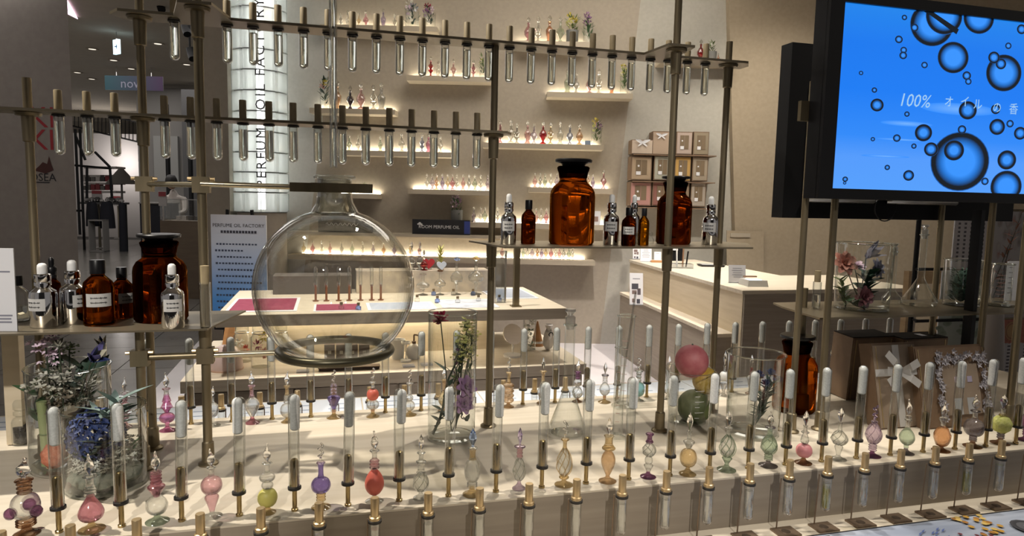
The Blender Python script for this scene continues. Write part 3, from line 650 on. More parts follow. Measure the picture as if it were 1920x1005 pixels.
back = [
 ('clear pink perfume bottle mostly hidden behind the left vases', 236, 800, 706, 22, [F_('pink', 1, .12), ('vase', .5, .9, 'pink'), ('rings', .2, .45, 'pink'), ('disc', .05, .8, 'clear')], 'clear', 'flame'),
 ('vivid pink perfume bottle with stacked tiers between the rack poles', 314, 807, 697, 27, [F_('magenta', 1.05, .12), ('stem', .06, .3, 'magenta'), ('disc', .22, 1.0, 'magenta'), ('cone', .12, .55, 'magenta'), ('bell', .14, .8, 'magenta'), ('bell', .14, .6, 'magenta'), ('neck', .12, .4, 'clear'), ('disc', .04, .55, 'pink')], 'clear', 'flame'),
 ('small clear perfume bottle half hidden behind a rack pole', 400, 798, 724, 22, [F_('clear', 1.2, .1), ('stem', .2, .2, 'clear'), ('ball', .5, .9, 'clear'), ('neck', .2, .3, 'clear')], 'clear', 'flame'),
 ('perfume bottle with pink neck, crackled clear body and pink foot', 473, 793, 695, 28, [F_('rose', .95, .16), ('vase', .5, .95, 'clear'), ('neck', .26, .36, 'pink'), ('disc', .04, .5, 'pink')], 'clear', 'flame'),
 ('clear perfume bottle with a round lower bulb in the far row', 539, 791, 695, 26, [F_('gold', .9, .12), ('ball', .34, 1.0, 'clear'), ('rings', .2, .5, 'clear'), ('neck', .2, .35, 'gold'), ('disc', .04, .5, 'gold')], 'clear', 'flame'),
 ('purple perfume bottle with a ringed neck in the far row', 626, 783, 694, 26, [F_('gold', 1.05, .14), ('stem', .08, .3, 'brown'), ('cone', .38, .95, 'purple'), ('rings', .26, .5, 'lilac'), ('disc', .04, .4, 'lilac')], 'clear', 'twist'),
 ('perfume bottle with a frosted coral ball over a clear ring', 699, 781, 690, 25, [F_('gold', 1.0, .14), ('stem', .06, .3, 'brown'), ('disc', .24, .95, 'clear'), ('ball', .3, .9, 'coral'), ('neck', .16, .36, 'clear'), ('disc', .04, .5, 'clear')], 'clear', 'twist'),
 ('clear spiral-necked perfume bottle left of the tall flower vase', 768, 778, 692, 22, [F_('gold', 1.2, .12), ('ball', .26, .9, 'clear'), ('ball', .16, .6, 'clear'), ('neck', .3, .36, 'clear'), ('disc', .04, .6, 'clear')], 'clear', 'twist'),
 ('honey-coloured perfume bottle seen behind the tall flower vase', 832, 770, 685, 23, [F_('amber', 1.0, .12), ('egg', .4, .95, 'gold'), ('neck', .26, .4, 'amber'), ('disc', .04, .5, 'gold')], 'clear', 'flame'),
 ('amber perfume bottle with a twisted ringed body in the far row', 953, 763, 670, 22, [F_('amber', 1.0, .12), ('rings', .34, .95, 'amber'), ('ball', .14, .95, 'amber'), ('neck', .24, .4, 'gold'), ('disc', .04, .55, 'gold')], 'clear', 'twist'),
 ('gold-necked clear perfume bottle left of the long-necked flask', 1017, 756, 669, 20, [F_('amber', 1.1, .12), ('egg', .4, 1.0, 'clear'), ('neck', .3, .42, 'gold'), ('disc', .05, .7, 'gold')], 'grey', 'leaf'),
 ('perfume bottle with a purple neck over swirled clear balls', 1082, 753, 672, 21, [F_('brown', .9, .1), ('swirl', .34, 1.0, 'clear'), ('ball', .2, .7, 'clear'), ('rings', .18, .45, 'plum'), ('disc', .05, .6, 'plum')], 'clear', 'flame'),
 ('clear perfume bottle with a smoky collar between flask and cylinders', 1133, 754, 679, 20, [F_('gold', 1.2, .12), ('stem', .08, .3, 'brown'), ('egg', .4, 1.0, 'clear'), ('neck', .18, .6, 'clear'), ('disc', .06, .7, 'smoke')], 'clear', 'leaf'),
 ('perfume bottle with a frosted teal ball and ringed neck', 1196, 751, 671, 24, [F_('clear', .9, .12), ('ball', .42, 1.0, 'teal'), ('rings', .28, .42, 'grey'), ('disc', .05, .6, 'grey')], 'clear', 'twist'),
 ('clear perfume bottle peeking out behind the fruit beaker pole', 1252, 748, 667, 18, [F_('clear', 1, .12), ('ball', .3, 1, 'clear'), ('neck', .3, .4, 'clear')], 'clear', 'leaf'),
 ('clear perfume bottle with a small frosted white ball', 1356, 742, 657, 19, [F_('clear', 1.0, .1), ('cone', .26, .9, 'clear'), ('ball', .22, .9, 'whiteball'), ('neck', .14, .3, 'clear')], 'clear', 'leaf'),
 ('clear perfume bottle with a red drop behind the wide beaker', 1406, 738, 665, 18, [F_('brown', 1.0, .1), ('cone', .4, .9, 'clear'), ('neck', .2, .36, 'red')], 'clear', 'leaf'),
 ('small clear perfume bottle behind the brass frame poles', 1556, 726, 650, 17, [F_('clear', 1.0, .1), ('egg', .4, .9, 'clear'), ('neck', .2, .36, 'clear')], 'clear', 'leaf')]
row(back, ZT, None, '', 'perfume bottles in the far row')
# ================================================================ the big round flask and hanging glass tube
fk = thing('round_flask', 'huge empty round-bottomed glass flask held in a bronze ring', 'flask', (FX, FY, FZ-FR))
pr = []
for i in range(33):
    a = -pi/2+(pi*.5+1.27)*i/32; pr.append((max(0, FR*cos(a)), FR+FR*sin(a)))
r_, z_ = pr[-1]
pr += [(.047, z_+.010), (.040, z_+.022), (.0375, z_+.04), (.0375, .418), (.039, .423)]
nk = pr[31:]; pr = pr[:33]
add('body', B().lathe(pr, 64), GLASS_B, fk)
add('inner_wall', B().lathe([(r*.972, FR+(z-FR)*.972) for r, z in pr[:-1]], 64), GLASS_B, fk)
add('neck', B().lathe(nk, 40), GLASS_N, fk); add('inner_neck', B().lathe([(r*.90, z) for r, z in nk], 40), GLASS_N, fk)
add('rim', B().torus((0, 0, .426), .0415, .0048, 40, 10), GLASS_V, fk)
ht = thing('glass_dropper_tube', 'long clear glass tube hanging straight above the flask mouth', 'glass tube', (.006, 1.576, 1.562))
add('outer_tube', B().lathe([(.0086, 0), (.0086, .72)], 18), GLASS_T, ht)
add('inner_rod', B().lathe([(0, .002), (.0052, .004), (.0052, .71), (0, .715)], 14), solid_glass('inner_rod_glass', (.95, .96, .95), 1.45), ht)
add('stopper', B().lathe([(.0087, .655), (.013, .66), (.013, .69), (.0087, .70)], 16), GLASS_T, ht)
# ================================================================ bottles on the brass shelves
def X(px, py, x): d = ray(px, py); return CAM + d*(x/d.x)
def toward(p): return math.atan2(-p[1], -p[0])
LABELM = mat('kraft_white_label', (.55, .54, .52), .7)
def paper_label(parent, p, r, z0, z1, off=0, half=.85, lines=2):
    a0 = toward(p)+off; n = 9; b = B()
    for z in (z0, z1):
        for i in range(n): a = a0+half*(2*i/(n-1)-1); b.v.append((r*1.015*cos(a), r*1.015*sin(a), z))
    b.f = [(i, i+1, n+i+1, n+i) for i in range(n-1)]
    lb = add('paper_label', b, LABELM, parent)
    for k in range(lines):
        zz = z0+(z1-z0)*(.68-.36*k); pts = []
        for i in range(33):
            u = i/32; a = a0-half*.62+half*1.2*u
            pts.append((r*1.025*cos(a), r*1.025*sin(a), zz+(z1-z0)*.085*sin(i*2.3+k)*(.6+.4*sin(i*.7))))
        add('handwriting', B().tube(pts, (z1-z0)*.022, 4), INK, lb)
def spec(bx, by, ty, zt, y=None):
    p = Z(bx, by, zt) if y is None else Y(bx, by, y); p.z = zt
    return p, Y(bx, ty, p.y).z-zt
def place(lab, cat, name, bx, by, ty, w, zt, y=None, grp=None):
    p, H = spec(bx, by, ty, zt, y); return thing(name, lab, cat, p, 0, grp), H, w/2*mpp(p), p
def dropper(lab, bx, by, ty, w, zt, y=None, body=CHROME, bulb=WHITE, off=0, label=True):
    t, H, R, p = place(lab, 'dropper bottle', 'dropper_bottle', bx, by, ty, w, zt, y, 'dropper bottles')
    add('bottle', B().lathe([(0, 0), (R*.94, 0), (R, H*.015), (R, H*.50), (R*.93, H*.56), (R*.62, H*.605), (R*.5, H*.63), (R*.5, H*.66)], 26), body, t)
    add('collar', B().lathe([(R*.5, H*.645), (R*.60, H*.65), (R*.60, H*.70), (R*.56, H*.71), (R*.60, H*.72), (R*.60, H*.82), (R*.52, H*.835), (0, H*.835)], 22), CHROME if body == CHROME else BLACK, t)
    add('bulb', B().lathe([(R*.36, H*.83), (R*.36, H*.93), (R*.33, H*.97), (R*.2, H*.993), (0, H)], 16), bulb, t)
    if label: paper_label(t, p, R, H*.27, H*.46, off)
def capped(lab, bx, by, ty, w, zt, y=None, glass=AMBER, off=0, label=True, fill=None, name='medicine_bottle'):
    t, H, R, p = place(lab, 'bottle', name, bx, by, ty, w, zt, y, 'capped oil bottles')
    pr = [(0, 0), (R*.92, 0), (R, H*.02), (R, H*.58), (R*.92, H*.66), (R*.6, H*.73), (R*.44, H*.76), (R*.44, H*.80), (0, H*.80)]
    add('bottle', B().lathe(pr if glass not in (GLASS, GLASS_V) else pr[:-1], 26), glass, t)
    if fill: add('oil', B().lathe([(0, H*.02), (R*.9, H*.025), (R*.9, H*.34), (0, H*.34)], 22), fill, t)
    add('cap', B().lathe([(R*.40, H*.785), (R*.50, H*.79), (R*.50, H*.985), (R*.46, H), (0, H)], 22), BLACK, t)
    if label: paper_label(t, p, R, H*.30, H*.50, off)
def reagent(lab, bx, by, ty, w, zt, y=None, glass=AMBER):
    t, H, R, p = place(lab, 'bottle', 'reagent_bottle', bx, by, ty, w, zt, y, 'large amber reagent bottles')
    add('bottle', B().lathe([(0, 0), (R*.93, 0), (R, H*.03), (R*1.0, H*.56), (R*.97, H*.62), (R*.85, H*.68), (R*.66, H*.72), (R*.60, H*.75), (R*.60, H*.79), (0, H*.79)], 36), glass, t)
    add('neck', B().lathe([(R*.60, H*.775), (R*.62, H*.78), (R*.66, H*.845), (R*.70, H*.87), (R*.72, H*.90), (R*.66, H*.915), (R*.4, H*.92)], 30), solid_glass('black_amber_glass', (.10, .03, .012), 1.4), t)
    add('stopper', B().lathe([(R*.4, H*.86), (R*.5, H*.92), (R*.55, H*.945), (R*.80, H*.96), (R*.82, H*.985), (R*.78, H*.998), (0, H)], 30), BLACK, t)
# left shelf
capped('small clear glass bottle with a black cap on the left shelf', 36, 602, 517, 35, ZS, None, GLASS_V, name='clear_bottle', fill=solid_glass('water', (.97, .98, .97), 1.33), label=False)
dropper('mirror-silver dropper bottle with label turned left, nearest the leaflet', 84, 612, 493, 46, ZS, None, off=-.75)
dropper('dark amber dropper bottle with a black bulb, behind a silver one', 101, 597, 482, 28, ZS, 1.735, AMBER_D, BLACK, label=False)
dropper('mirror-silver dropper bottle with label turned right, beside the brown bottle', 139, 601, 487, 44, ZS, 1.64, off=.8)
capped('larger amber bottle with a black cap and handwritten label, left shelf', 187, 608, 487, 52, ZS, None, AMBER)
capped('smaller amber bottle with a black cap, half full, left shelf', 231, 596, 501, 37, ZS, 1.70, AMBER_D, off=.5)
reagent('large amber reagent bottle with a black stopper on the left shelf', 303, 601, 438, 92, ZS, 1.655, AMBER_D)
dropper('mirror-silver dropper bottle in front of the left amber reagent bottle', 325, 609, 494, 40, ZS, 1.555)
t, H, R, p = place('capped clear glass tube standing at the end of the left shelf', 'test tube', 'standing_tube', 386, 605, 497, 20, ZS, 1.545)
add('tube', B().lathe([(0, 0), (R*.9, 0), (R, H*.02), (R, H*.72), (R*1.08, H*.73)], 18), GLASS_T, t)
add('cap', B().lathe([(0, H*.70), (R*.75, H*.70), (R*.8, H*.99), (0, H)], 16), CORK, t)
# leaflet at the far left
p0 = Z(-30, 616, ZS); p0.y = 1.57
lf = thing('leaflet', 'white printed card standing at the left end of the left shelf', 'card', (p0.x, 1.57, ZS), radians(-8))
hh = Y(10, 465, 1.57).z-ZS
add('card', B().box((0, 0, hh/2), (.150, .003, hh)), PAPER, lf, smooth=False)
pt = Print()
for k, (xx, zz, ww) in enumerate(((.0, .72, .05), (.052, .72, .03), (.05, .19, .035), (.05, .15, .03), (.05, .11, .032))): pt.rect(xx, hh*zz, ww, .0035, (.25, .25, .3))
add('print', pt.mesh('print', PR), None, lf, (0, -.0017, 0))['kind'] = 'stuff'
# middle shelf
YM = 1.62
dropper('silver dropper bottle at the left end of the middle shelf', 953, 452, 363, 29, ZH, YM)
capped('dark red amber bottle with a black cap and no label, middle shelf', 990, 452, 375, 27, ZH, 1.64, AMBER_D, label=False)
reagent('biggest amber reagent bottle with glowing orange bands, middle shelf', 1071, 452, 298, 84, ZH, 1.63, AMBER)
dropper('silver dropper bottle right of the biggest reagent bottle', 1145, 453, 364, 29, ZH, YM)
capped('dark red bottle with a black cap and pale label, middle shelf', 1178, 453, 389, 27, ZH, 1.585, AMBER_D)
dropper('silver dropper bottle standing behind the dark red bottle', 1187, 451, 365, 22, ZH, 1.66, label=False)
capped('small golden oil bottle with a black cap on the middle shelf', 1206, 452, 390, 20, ZH, 1.60, solid_glass('golden_oil', (.62, .36, .04), 1.38), label=False)
reagent('amber reagent bottle half hidden by a brass pole, middle shelf', 1262, 453, 330, 64, ZH, 1.66, AMBER_D)
dropper('silver dropper bottle at the right end of the middle shelf', 1330, 454, 368, 29, ZH, 1.63, off=-.1)
t, H, R, p = place('tiny clear bottle with a round stopper on the middle shelf', 'bottle', 'tiny_bottle', 1220, 451, 434, 11, ZH, 1.64)
add('body', B().lathe([(0, 0), (R, .001), (R, H*.4), (R*.4, H*.6), (R*.4, H*.65)], 12), GLASS, t); add('stopper', B().ball((0, 0, H*.8), R*.7, 10, 7), GLASS, t)
# ================================================================ flowers
STEM = mat('dark_stem', (.035, .05, .03), .6); LEAF = mat('leaf_green', (.06, .13, .05), .5); LEAFL = mat('leaf_light_green', (.13, .19, .06), .5)
SAGE = noisy('sage_leaf', (.12, .175, .16), (.19, .26, .24), (40, 40, 40), .7); DLEAF = mat('very_dark_leaf', (.02, .05, .03), .5)
def flower(lab, pos, r, m, stem_to=None, kind='rose', face=(0, -.35, 1), cat='flower', leaves=0, leafm=LEAF, name=None):
    pos = Vector(pos); t = thing(name or kind, lab, cat, stem_to if stem_to is not None else pos)
    o = Vector(t.location); c = pos-o; ax = Vector(face).normalized(); ux = ax.cross(Vector((0, 0, 1)) if abs(ax.z) < .95 else Vector((1, 0, 0))).normalized(); uy = ax.cross(ux)
    if kind == 'rose':
        for L in range(4):
            k = (3, 5, 6, 7)[L]; b = B(); rr = r*(.35, .6, .85, 1.0)[L]
            for i in range(k):
                a = 2*pi*i/k+L*.6; d = ux*cos(a)+uy*sin(a)
                b.petal(c+d*(r*.05), d*(.35+.25*L)+ax*(1.1-.28*L), rr, rr*1.25, .25-.12*L, tuple(ax), 4, .5)
            add('petals', b, m, t)
    elif kind == 'carnation':
        b = B()
        for i in range(60):
            a = random.uniform(0, 2*pi); e = random.uniform(.0, 1.2); d = (ux*cos(a)+uy*sin(a))*sin(e+.25)+ax*cos(e+.25)
            b.petal(c, d, r*random.uniform(.8, 1.05), r*.5, .15, tuple(ax), 3, .6)
        add('petals', b, m, t)
    elif kind == 'hydrangea':
        b = B(); n = 120
        for i in range(n):
            zz = 1-2*(i+.5)/n; q = math.sqrt(1-zz*zz); a = i*2.39996; d = Vector((q*cos(a), q*sin(a), zz)); f0 = c+d*r*.86
            s1 = d.cross(Vector((.3, .2, .9))).normalized(); s2 = d.cross(s1)
            for j in range(4):
                w = s1*cos(j*pi/2+i)+s2*sin(j*pi/2+i); b.petal(f0, w+d*.35, r*.24, r*.24, .05, tuple(d), 2, .6)
        add('florets', b, m, t)
    elif kind == 'spray':
        b = B()
        for i in range(46):
            d = Vector((random.gauss(0, 1), random.gauss(0, 1), random.gauss(.3, .9))).normalized(); f0 = c+d*r*random.uniform(.35, 1)
            for j in range(5):
                a = 2*pi*j/5; b.petal(f0, (ux*cos(a)+uy*sin(a))+d*.5, r*.24, r*.20, .1, tuple(d), 2, .6)
        add('florets', b, m, t)
    elif kind == 'tulip':
        for i in range(6):
            a = 2*pi*i/6; d = ux*cos(a)+uy*sin(a)
            add('petal', B().petal(c, d*(.35 if i % 2 else .75)+ax, r*1.7, r*.75, .12, tuple(ax), 5, .2), m if not isinstance(m, list) else m[i % len(m)], t)
    if stem_to is not None:
        mid = c*.5+Vector((random.uniform(-1, 1)*r*.2, 0, 0)); add('stem', B().tube([(0, 0, 0), mid, c], max(.0015, r*.045), 6), STEM, t)
        for k in range(leaves):
            u = .3+.5*k/max(1, leaves); d = Vector((cos(k*2.4), sin(k*2.4)*.6, .5)); add('leaf', B().petal(c*u, d, r*1.5, r*.65, .15, (0, 0, 1), 4, .1, .1), leafm, t)
    return t
def sprig(lab, base, tip, n, L, w, m, cat='foliage', spread=1.0, name='leafy_sprig', thick=.0016, lo=.15, group=None):
    base, tip = Vector(base), Vector(tip); t = thing(name, lab, cat, base, group=group); a = tip-base
    pts = [a*(i/6)+Vector((sin(i*1.3)*.006, cos(i)*.004, 0)) for i in range(7)]
    add('stem', B().tube(pts, [thick*(1.3-.1*i) for i in range(7)], 5), STEM, t)
    lm = B().petal((0, 0, 0), (1, 0, 0), L, w, .12, (0, 0, 1), 4, .08, .15).mesh('leaf', m)
    for i in range(n):
        u = lo+(1-lo)*i/max(1, n-1); th = i*2.4; el = random.uniform(-.2, -.9)
        add('leaf', lm, None, t, tuple(a*u), rot=(random.uniform(-.4, .4), el*spread, th))
    return t
BLUEP = noisy('hydrangea_blue', (.018, .03, .11), (.045, .075, .22), (60, 60, 60), .6)
PURP = noisy('purple_petal', (.22, .10, .24), (.33, .18, .34), (60, 60, 60), .6)
REDP = noisy('crimson_petal', (.22, .012, .035), (.36, .03, .07), (80, 80, 80), .55)
PINKP = noisy('pale_pink_petal', (.62, .46, .58), (.78, .64, .74), (60, 60, 60), .6)
WHITEP = noisy('white_petal', (.66, .66, .60), (.8, .8, .74), (60, 60, 60), .6)
PEACH = noisy('peach_petal', (.55, .22, .16), (.70, .38, .30), (60, 60, 60), .6)
LILP = noisy('lilac_grey_petal', (.28, .28, .36), (.42, .42, .52), (60, 60, 60), .6)
YELP = noisy('yellow_green_bloom', (.46, .46, .12), (.62, .60, .26), (60, 60, 60), .6)
CORALP = noisy('coral_puff', (.55, .13, .06), (.68, .22, .12), (150, 150, 150), .8, .3)
VIOB = noisy('blue_violet_petal', (.10, .09, .26), (.18, .17, .42), (60, 60, 60), .6)
CREAMP = mat('cream_petal', (.62, .58, .44), .6)
def vase(lab, name, c, R, H, taper=1.0, thick=True, cat='vase', lip=0.0, m=GLASS_V, spout=False, n=44, grad=False):
    t = thing(name, lab, cat, c); R0 = R*taper
    pr = [(0, .004), (R0*.86, .004), (R0*.97, .009), (R, H*.985), (R*(1+lip), H)]
    add('wall', B().lathe(pr, n), m, t)
    add('rim', B().torus((0, 0, H), R*(1+lip), max(.0013, R*.024), n, 6), solid_glass('rim_glass', (.93, .95, .94), 1.4), t)
    add('base', B().lathe([(0, 0), (R0*.93, 0), (R0*.99, .003), (R0*.97, .008), (R0*.8, .010)], n), GLASS_V, t)
    if grad:
        for k in range(6):
            b = B(); a0 = toward(c)+.3
            for j in range(5): a = a0+.05*j*(2 if k % 2 else 1); b.v += [(R*1.004*cos(a), R*1.004*sin(a), H*(.2+.1*k)), (R*1.004*cos(a), R*1.004*sin(a), H*(.2+.1*k)+.0012)]
            b.f = [(2*j, 2*j+2, 2*j+3, 2*j+1) for j in range(4)]; add('gradation', b, mat('white_print', (.7, .7, .7), .6), t)
    return t
VA = Vector((-.552, 1.632, ZT)); VB = Vector((-.448, 1.503, ZT))
hA = Y(124, 686, 1.632).z-ZT; hB = Y(193, 762, 1.503).z-ZT
vase('tall wide glass cylinder of mixed flowers at the far left', 'glass_vase', VA, .080, hA)
vase('lower glass cylinder with a blue hydrangea at the front left', 'glass_vase', VB, .076, hB)
def inA(px, py, dy=0): return Y(px, py, 1.632+dy)
def inB(px, py, dy=0): return Y(px, py, 1.503+dy)
DUST = noisy('dusty_white_petal', (.50, .49, .42), (.66, .64, .56), (60, 60, 60), .7)
A0 = VA+Vector((0, 0, .014))
flower('cluster of small pale pink blossoms topping the tall left vase', inA(86, 652, -.04), .036, PINKP, A0+Vector((-.02, 0, 0)), 'spray')
flower('round white bud flower over the tall left vase', inA(111, 650, -.045), .021, WHITEP, A0+Vector((-.01, .01, 0)), 'carnation', name='white_bud')
flower('tiny green white sprig right of the white bud', inA(130, 655, 0), .018, LEAFL, A0+Vector((.0, .0, 0)), 'spray')
flower('white flower spray high inside the tall left vase', inA(98, 720, -.03), .046, DUST, A0+Vector((-.02, .01, 0)), 'spray')
flower('white flower spray at the right inside the tall left vase', inA(165, 725, .02), .040, DUST, A0+Vector((.03, .0, 0)), 'spray')
flower('brownish dried spray in the middle of the tall left vase', inA(125, 765, -.01), .050, noisy('dried_brown_petal', (.14, .11, .08), (.22, .18, .13), (60, 60, 60), .8), A0, 'spray')
flower('dark violet blue tulip with white edges leaning out of the tall left vase', inA(172, 676, -.045), .030, [VIOB, VIOB, BLUEP, CREAMP, VIOB, BLUEP], A0+Vector((-.02, 0, .05)), 'tulip', face=(.55, -.6, .55))
flower('small cream tulip bud beside the violet tulip', inA(192, 652, -.03), .016, [CREAMP, CREAMP, BLUEP], A0+Vector((-.01, .02, .05)), 'tulip')
for a, b, n, L, w_, m_, sp, lab in (((140, 790), (150, 690), 5, .075, .038, DLEAF, 1.0, 'large dark green leaf spray standing in the middle of the tall left vase'), ((78, 820), (66, 725), 6, .05, .026, LEAF, 1.0, 'green leaf spray at the left side of the tall left vase'),
        ((105, 740), (90, 668), 4, .05, .026, DLEAF, 1.0, 'dark leaf spray under the pale pink blossoms'), ((120, 720), (108, 665), 3, .04, .02, LEAF, 1.1, 'green leaves under the white bud'), ((165, 790), (178, 700), 4, .05, .024, DLEAF, .9, 'dark leaf spray at the right of the tall left vase'), ((100, 850), (110, 770), 9, .04, .02, LEAF, .9, 'low green leaves in the tall left vase')):
    sprig(lab, inA(*a), inA(*b), n, L, w_, m_, spread=sp)
cb = thing('thick_green_stem', 'thick pale green stem standing in the tall left vase', 'stem', VA+Vector((-.040, -.025, .012)))
add('stem', B().tube([(0, 0, 0), (0, 0, .06), (-.004, 0, .14)], .010, 10), mat('pale_green_stalk', (.30, .35, .16), .5), cb); add('node', B().torus((0, 0, .07), .010, .002, 14, 5), LEAFL, cb)
pf = thing('coral_puff', 'fluffy coral orange ball at the bottom of the tall left vase', 'ornament', VA+Vector((-.018, -.042, .012)))
add('fluff', B().ball((0, 0, .027), .025, 22, 16, (1, 1, 1.1), .09), CORALP, pf); add('stub', B().tube([(0, 0, .05), (0, 0, .062)], .002, 6), STEM, pf)
flower('large round blue hydrangea head filling the front left vase', inB(180, 815, -.01), .056, BLUEP, None, 'hydrangea', name='hydrangea')
sprig('long sage green leaf spray rising out of the front left vase', inB(190, 812, -.02), inB(222, 752, -.02), 9, .068, .021, SAGE, spread=.9)
sprig('pale sage leaves hanging left over the front vase rim', inB(205, 790, -.045), inB(195, 770, -.045), 6, .055, .02, SAGE, spread=.3)
sprig('dull sage leaf spray across the hydrangea', inB(165, 855, -.062), inB(212, 822, -.062), 7, .05, .016, mat('dull_sage', (.11, .14, .125), .6), spread=.5)
sprig('dried round leaf standing behind the hydrangea', inB(150, 810, .03), inB(158, 778, .03), 3, .06, .05, mat('dried_tan_leaf', (.26, .22, .155), .7), spread=1.4)
for k in range(8):
    a = k*.785; flower('white flower sprig low in the front left vase, %s around it' % ordn(k), VB+Vector((.047*cos(a), .047*sin(a), .060+.012*sin(k*2))), .024, DUST if k % 2 else WHITEP, VB+Vector((.02*cos(a), .02*sin(a), .012)), 'spray', name='white_sprig')
for k in range(4): a = k*1.6-1.9; sprig('dark green leaf twig around the bottom of the front left vase, %s' % ordn(k), VB+Vector((.03*cos(a), .03*sin(a), .02)), VB+Vector((.055*cos(a), .055*sin(a), .085)), 6, .032, .016, LEAF if k % 2 else DLEAF, name='leaf_twig')
moss = thing('moss_bed', 'grey green moss in the bottom of the front left vase', 'moss', VB+Vector((0, 0, .011)))
add('moss', B().ball((0, 0, .014), 1, 30, 12, (.066, .066, .026), .08), noisy('grey_moss', (.12, .14, .11), (.22, .23, .18), (80, 80, 80), .9, .3), moss)
# small clip jar of dark grains
t, H, R, p = place('small round glass jar of black grains at the left edge', 'jar', 'glass_jar', 45, 838, 746, 38, ZT, 1.80)
add('body', B().lathe([(0, .001), (R*.9, .001), (R, H*.04), (R, H*.5), (R*.85, H*.6), (R*.7, H*.63)], 26), GLASS_V, t)
add('lid', B().lathe([(R*.7, H*.63), (R*.85, H*.66), (R*.85, H*.74), (R*.72, H*.76), (R*.85, H*.79), (R*.85, H*.92), (R*.7, H), (0, H)], 26), GLASS_V, t)
add('grains', B().lathe([(0, .004), (R*.86, .005), (R*.9, H*.05), (R*.9, H*.40), (0, H*.44)], 22), noisy('black_grains', (.012, .010, .008), (.05, .04, .03), (160, 160, 160), .9, .5), t)
# tall flower cylinder
VF = Vector((.289, 1.632, ZT)); hF = Y(849, 585, 1.632).z-ZT
vase('tall narrow glass cylinder with roses in the middle of the platform', 'glass_vase', VF, .0605, hF)
def inF(px, py, dy=0): return Y(px, py, 1.632+dy)
flower('crimson carnation high in the tall middle vase', inF(826, 601), .026, REDP, VF+Vector((.0, .0, .02)), 'carnation', face=(-.1, -.6, 1), leaves=2, leafm=DLEAF)
flower('mauve rose in the tall middle vase, upper of the pair', inF(874, 725, -.01), .028, PURP, VF+Vector((.0, .01, .03)), 'rose', face=(.3, -1, .5), leaves=1, leafm=DLEAF)
flower('mauve rose in the tall middle vase, lower of the pair', inF(870, 757, -.02), .026, PURP, VF+Vector((.0, -.01, .02)), 'rose', face=(0, -1, .3))
for k, (x, y, r_) in enumerate(((876, 612, .026), (868, 640, .028), (886, 632, .022), (862, 668, .022), (882, 660, .022))):
    flower('yellow green blossom tuft in the tall middle vase, %s from the top' % ordn([0, 2, 1, 4, 3][k]), inF(x, y, .01), r_, YELP, VF+Vector((.012, .01, .02)), 'spray', name='blossom_tuft')
    sprig('green leaf sprig under a yellow blossom tuft, %s from the top' % ordn([0, 2, 1, 4, 3][k]), inF(x-6, y+60, .015), inF(x, y, .015), 8, .026, .010, LEAFL, name='leaf_sprig')
sprig('thin dark branch slanting across the tall middle vase', inF(812, 815), inF(862, 655), 7, .03, .012, DLEAF, thick=.003)
sprig('low dark leaf twig at the foot of the tall middle vase', inF(815, 800), inF(838, 775), 5, .03, .018, DLEAF)
sprig('small dark leaf twig under the mauve roses', inF(860, 770, .01), inF(874, 790, .01), 4, .024, .013, DLEAF)
sprig('purple-black seed twig beside the yellow blossoms', inF(850, 720, -.02), inF(860, 650, -.02), 8, .012, .010, mat('purple_black_bud', (.06, .02, .045), .6))
# long-necked flask with stopper
def necked(lab, px, by, zt, y, bw, nw, sh, nt, st, name='volumetric_flask', cone=True):
    p = Y(px, by, y); p.z = zt; k = mpp(p); R = bw/2*k; r = nw/2*k
    hs, hn, hp = [Y(px, q, y).z-zt for q in (sh, nt, st)]
    t = thing(name, lab, 'flask', p, group='long-necked flasks')
    body = [(0, .003), (R*.9, .003), (R*.985, .008), (R, .02)]
    n = 10
    for i in range(1, n+1):
        u = i/n; body.append(((r+(R-r)*(1-u)**1.15) if cone else r+(R-r)*cos(u*pi/2)**.8, .02+(hs-.02)*u))
    add('body', B().lathe(body+[(r, hn-.004), (r*1.25, hn)], 36), GLASS_V, t)
    add('rim', B().torus((0, 0, hn), r*1.2, r*.18, 24, 6), MATS['rim_glass'], t)
    add('stopper', B().lathe([(r*.7, hn-.012), (r*.95, hn+.002), (r*1.0, hn+(hp-hn)*.5), (r*.5, hn+(hp-hn)*.6), (r*.6, hn+(hp-hn)*.7), (r*1.05, hn+(hp-hn)*.85), (r, hp), (0, hp)], 22), thin('frosted_stopper_glass', (.72, .73, .73), (.5, .5, .5), .2, .6, .3, 1.5), t)
    return t
necked('tall conical glass flask with a long neck and stopper on the platform', 1063, 812, ZT, 1.605, 70, 19, 726, 609, 579)
# measuring cylinders with a stirring rod
def cylinder(lab, px, by, ty, zt, y, w, fw):
    p = Y(px, by, y); p.z = zt; k = mpp(p); R = w/2*k; H = Y(px, ty, y).z-zt
    t = thing('measuring_cylinder', lab, 'cylinder', p, group='measuring cylinders')
    add('wall', B().lathe([(0, .012), (R*.9, .012), (R, .018), (R, H*.985), (R*1.1, H)], 28), GLASS_V, t)
    add('foot', B().lathe([(0, 0), (fw/2*k, 0), (fw/2*k, .004), (R*.6, .009), (R*.7, .013)], 28), GLASS_V, t)
    add('rim', B().torus((0, 0, H), R*1.08, R*.08, 28, 6), MATS['rim_glass'], t)
    for q in range(7):
        a0 = toward(p); b = B()
        for j in range(5): a = a0-.5+.2*j; b.v += [(R*1.01*cos(a), R*1.01*sin(a), H*(.2+.09*q)), (R*1.01*cos(a), R*1.01*sin(a), H*(.2+.09*q)+.0012)]
        b.f = [(2*j, 2*j+2, 2*j+3, 2*j+1) for j in range(4)]; add('gradation', b, mat('pinkish_print', (.45, .28, .24), .6), t)
    return p, H
cylinder('small measuring cylinder on the platform, in front of the taller one', 1157, 824, 652, ZT, 1.545, 19, 34)
p, H = cylinder('taller measuring cylinder holding a slanted stirring rod', 1168, 768, 592, ZT, 1.79, 31, 44)
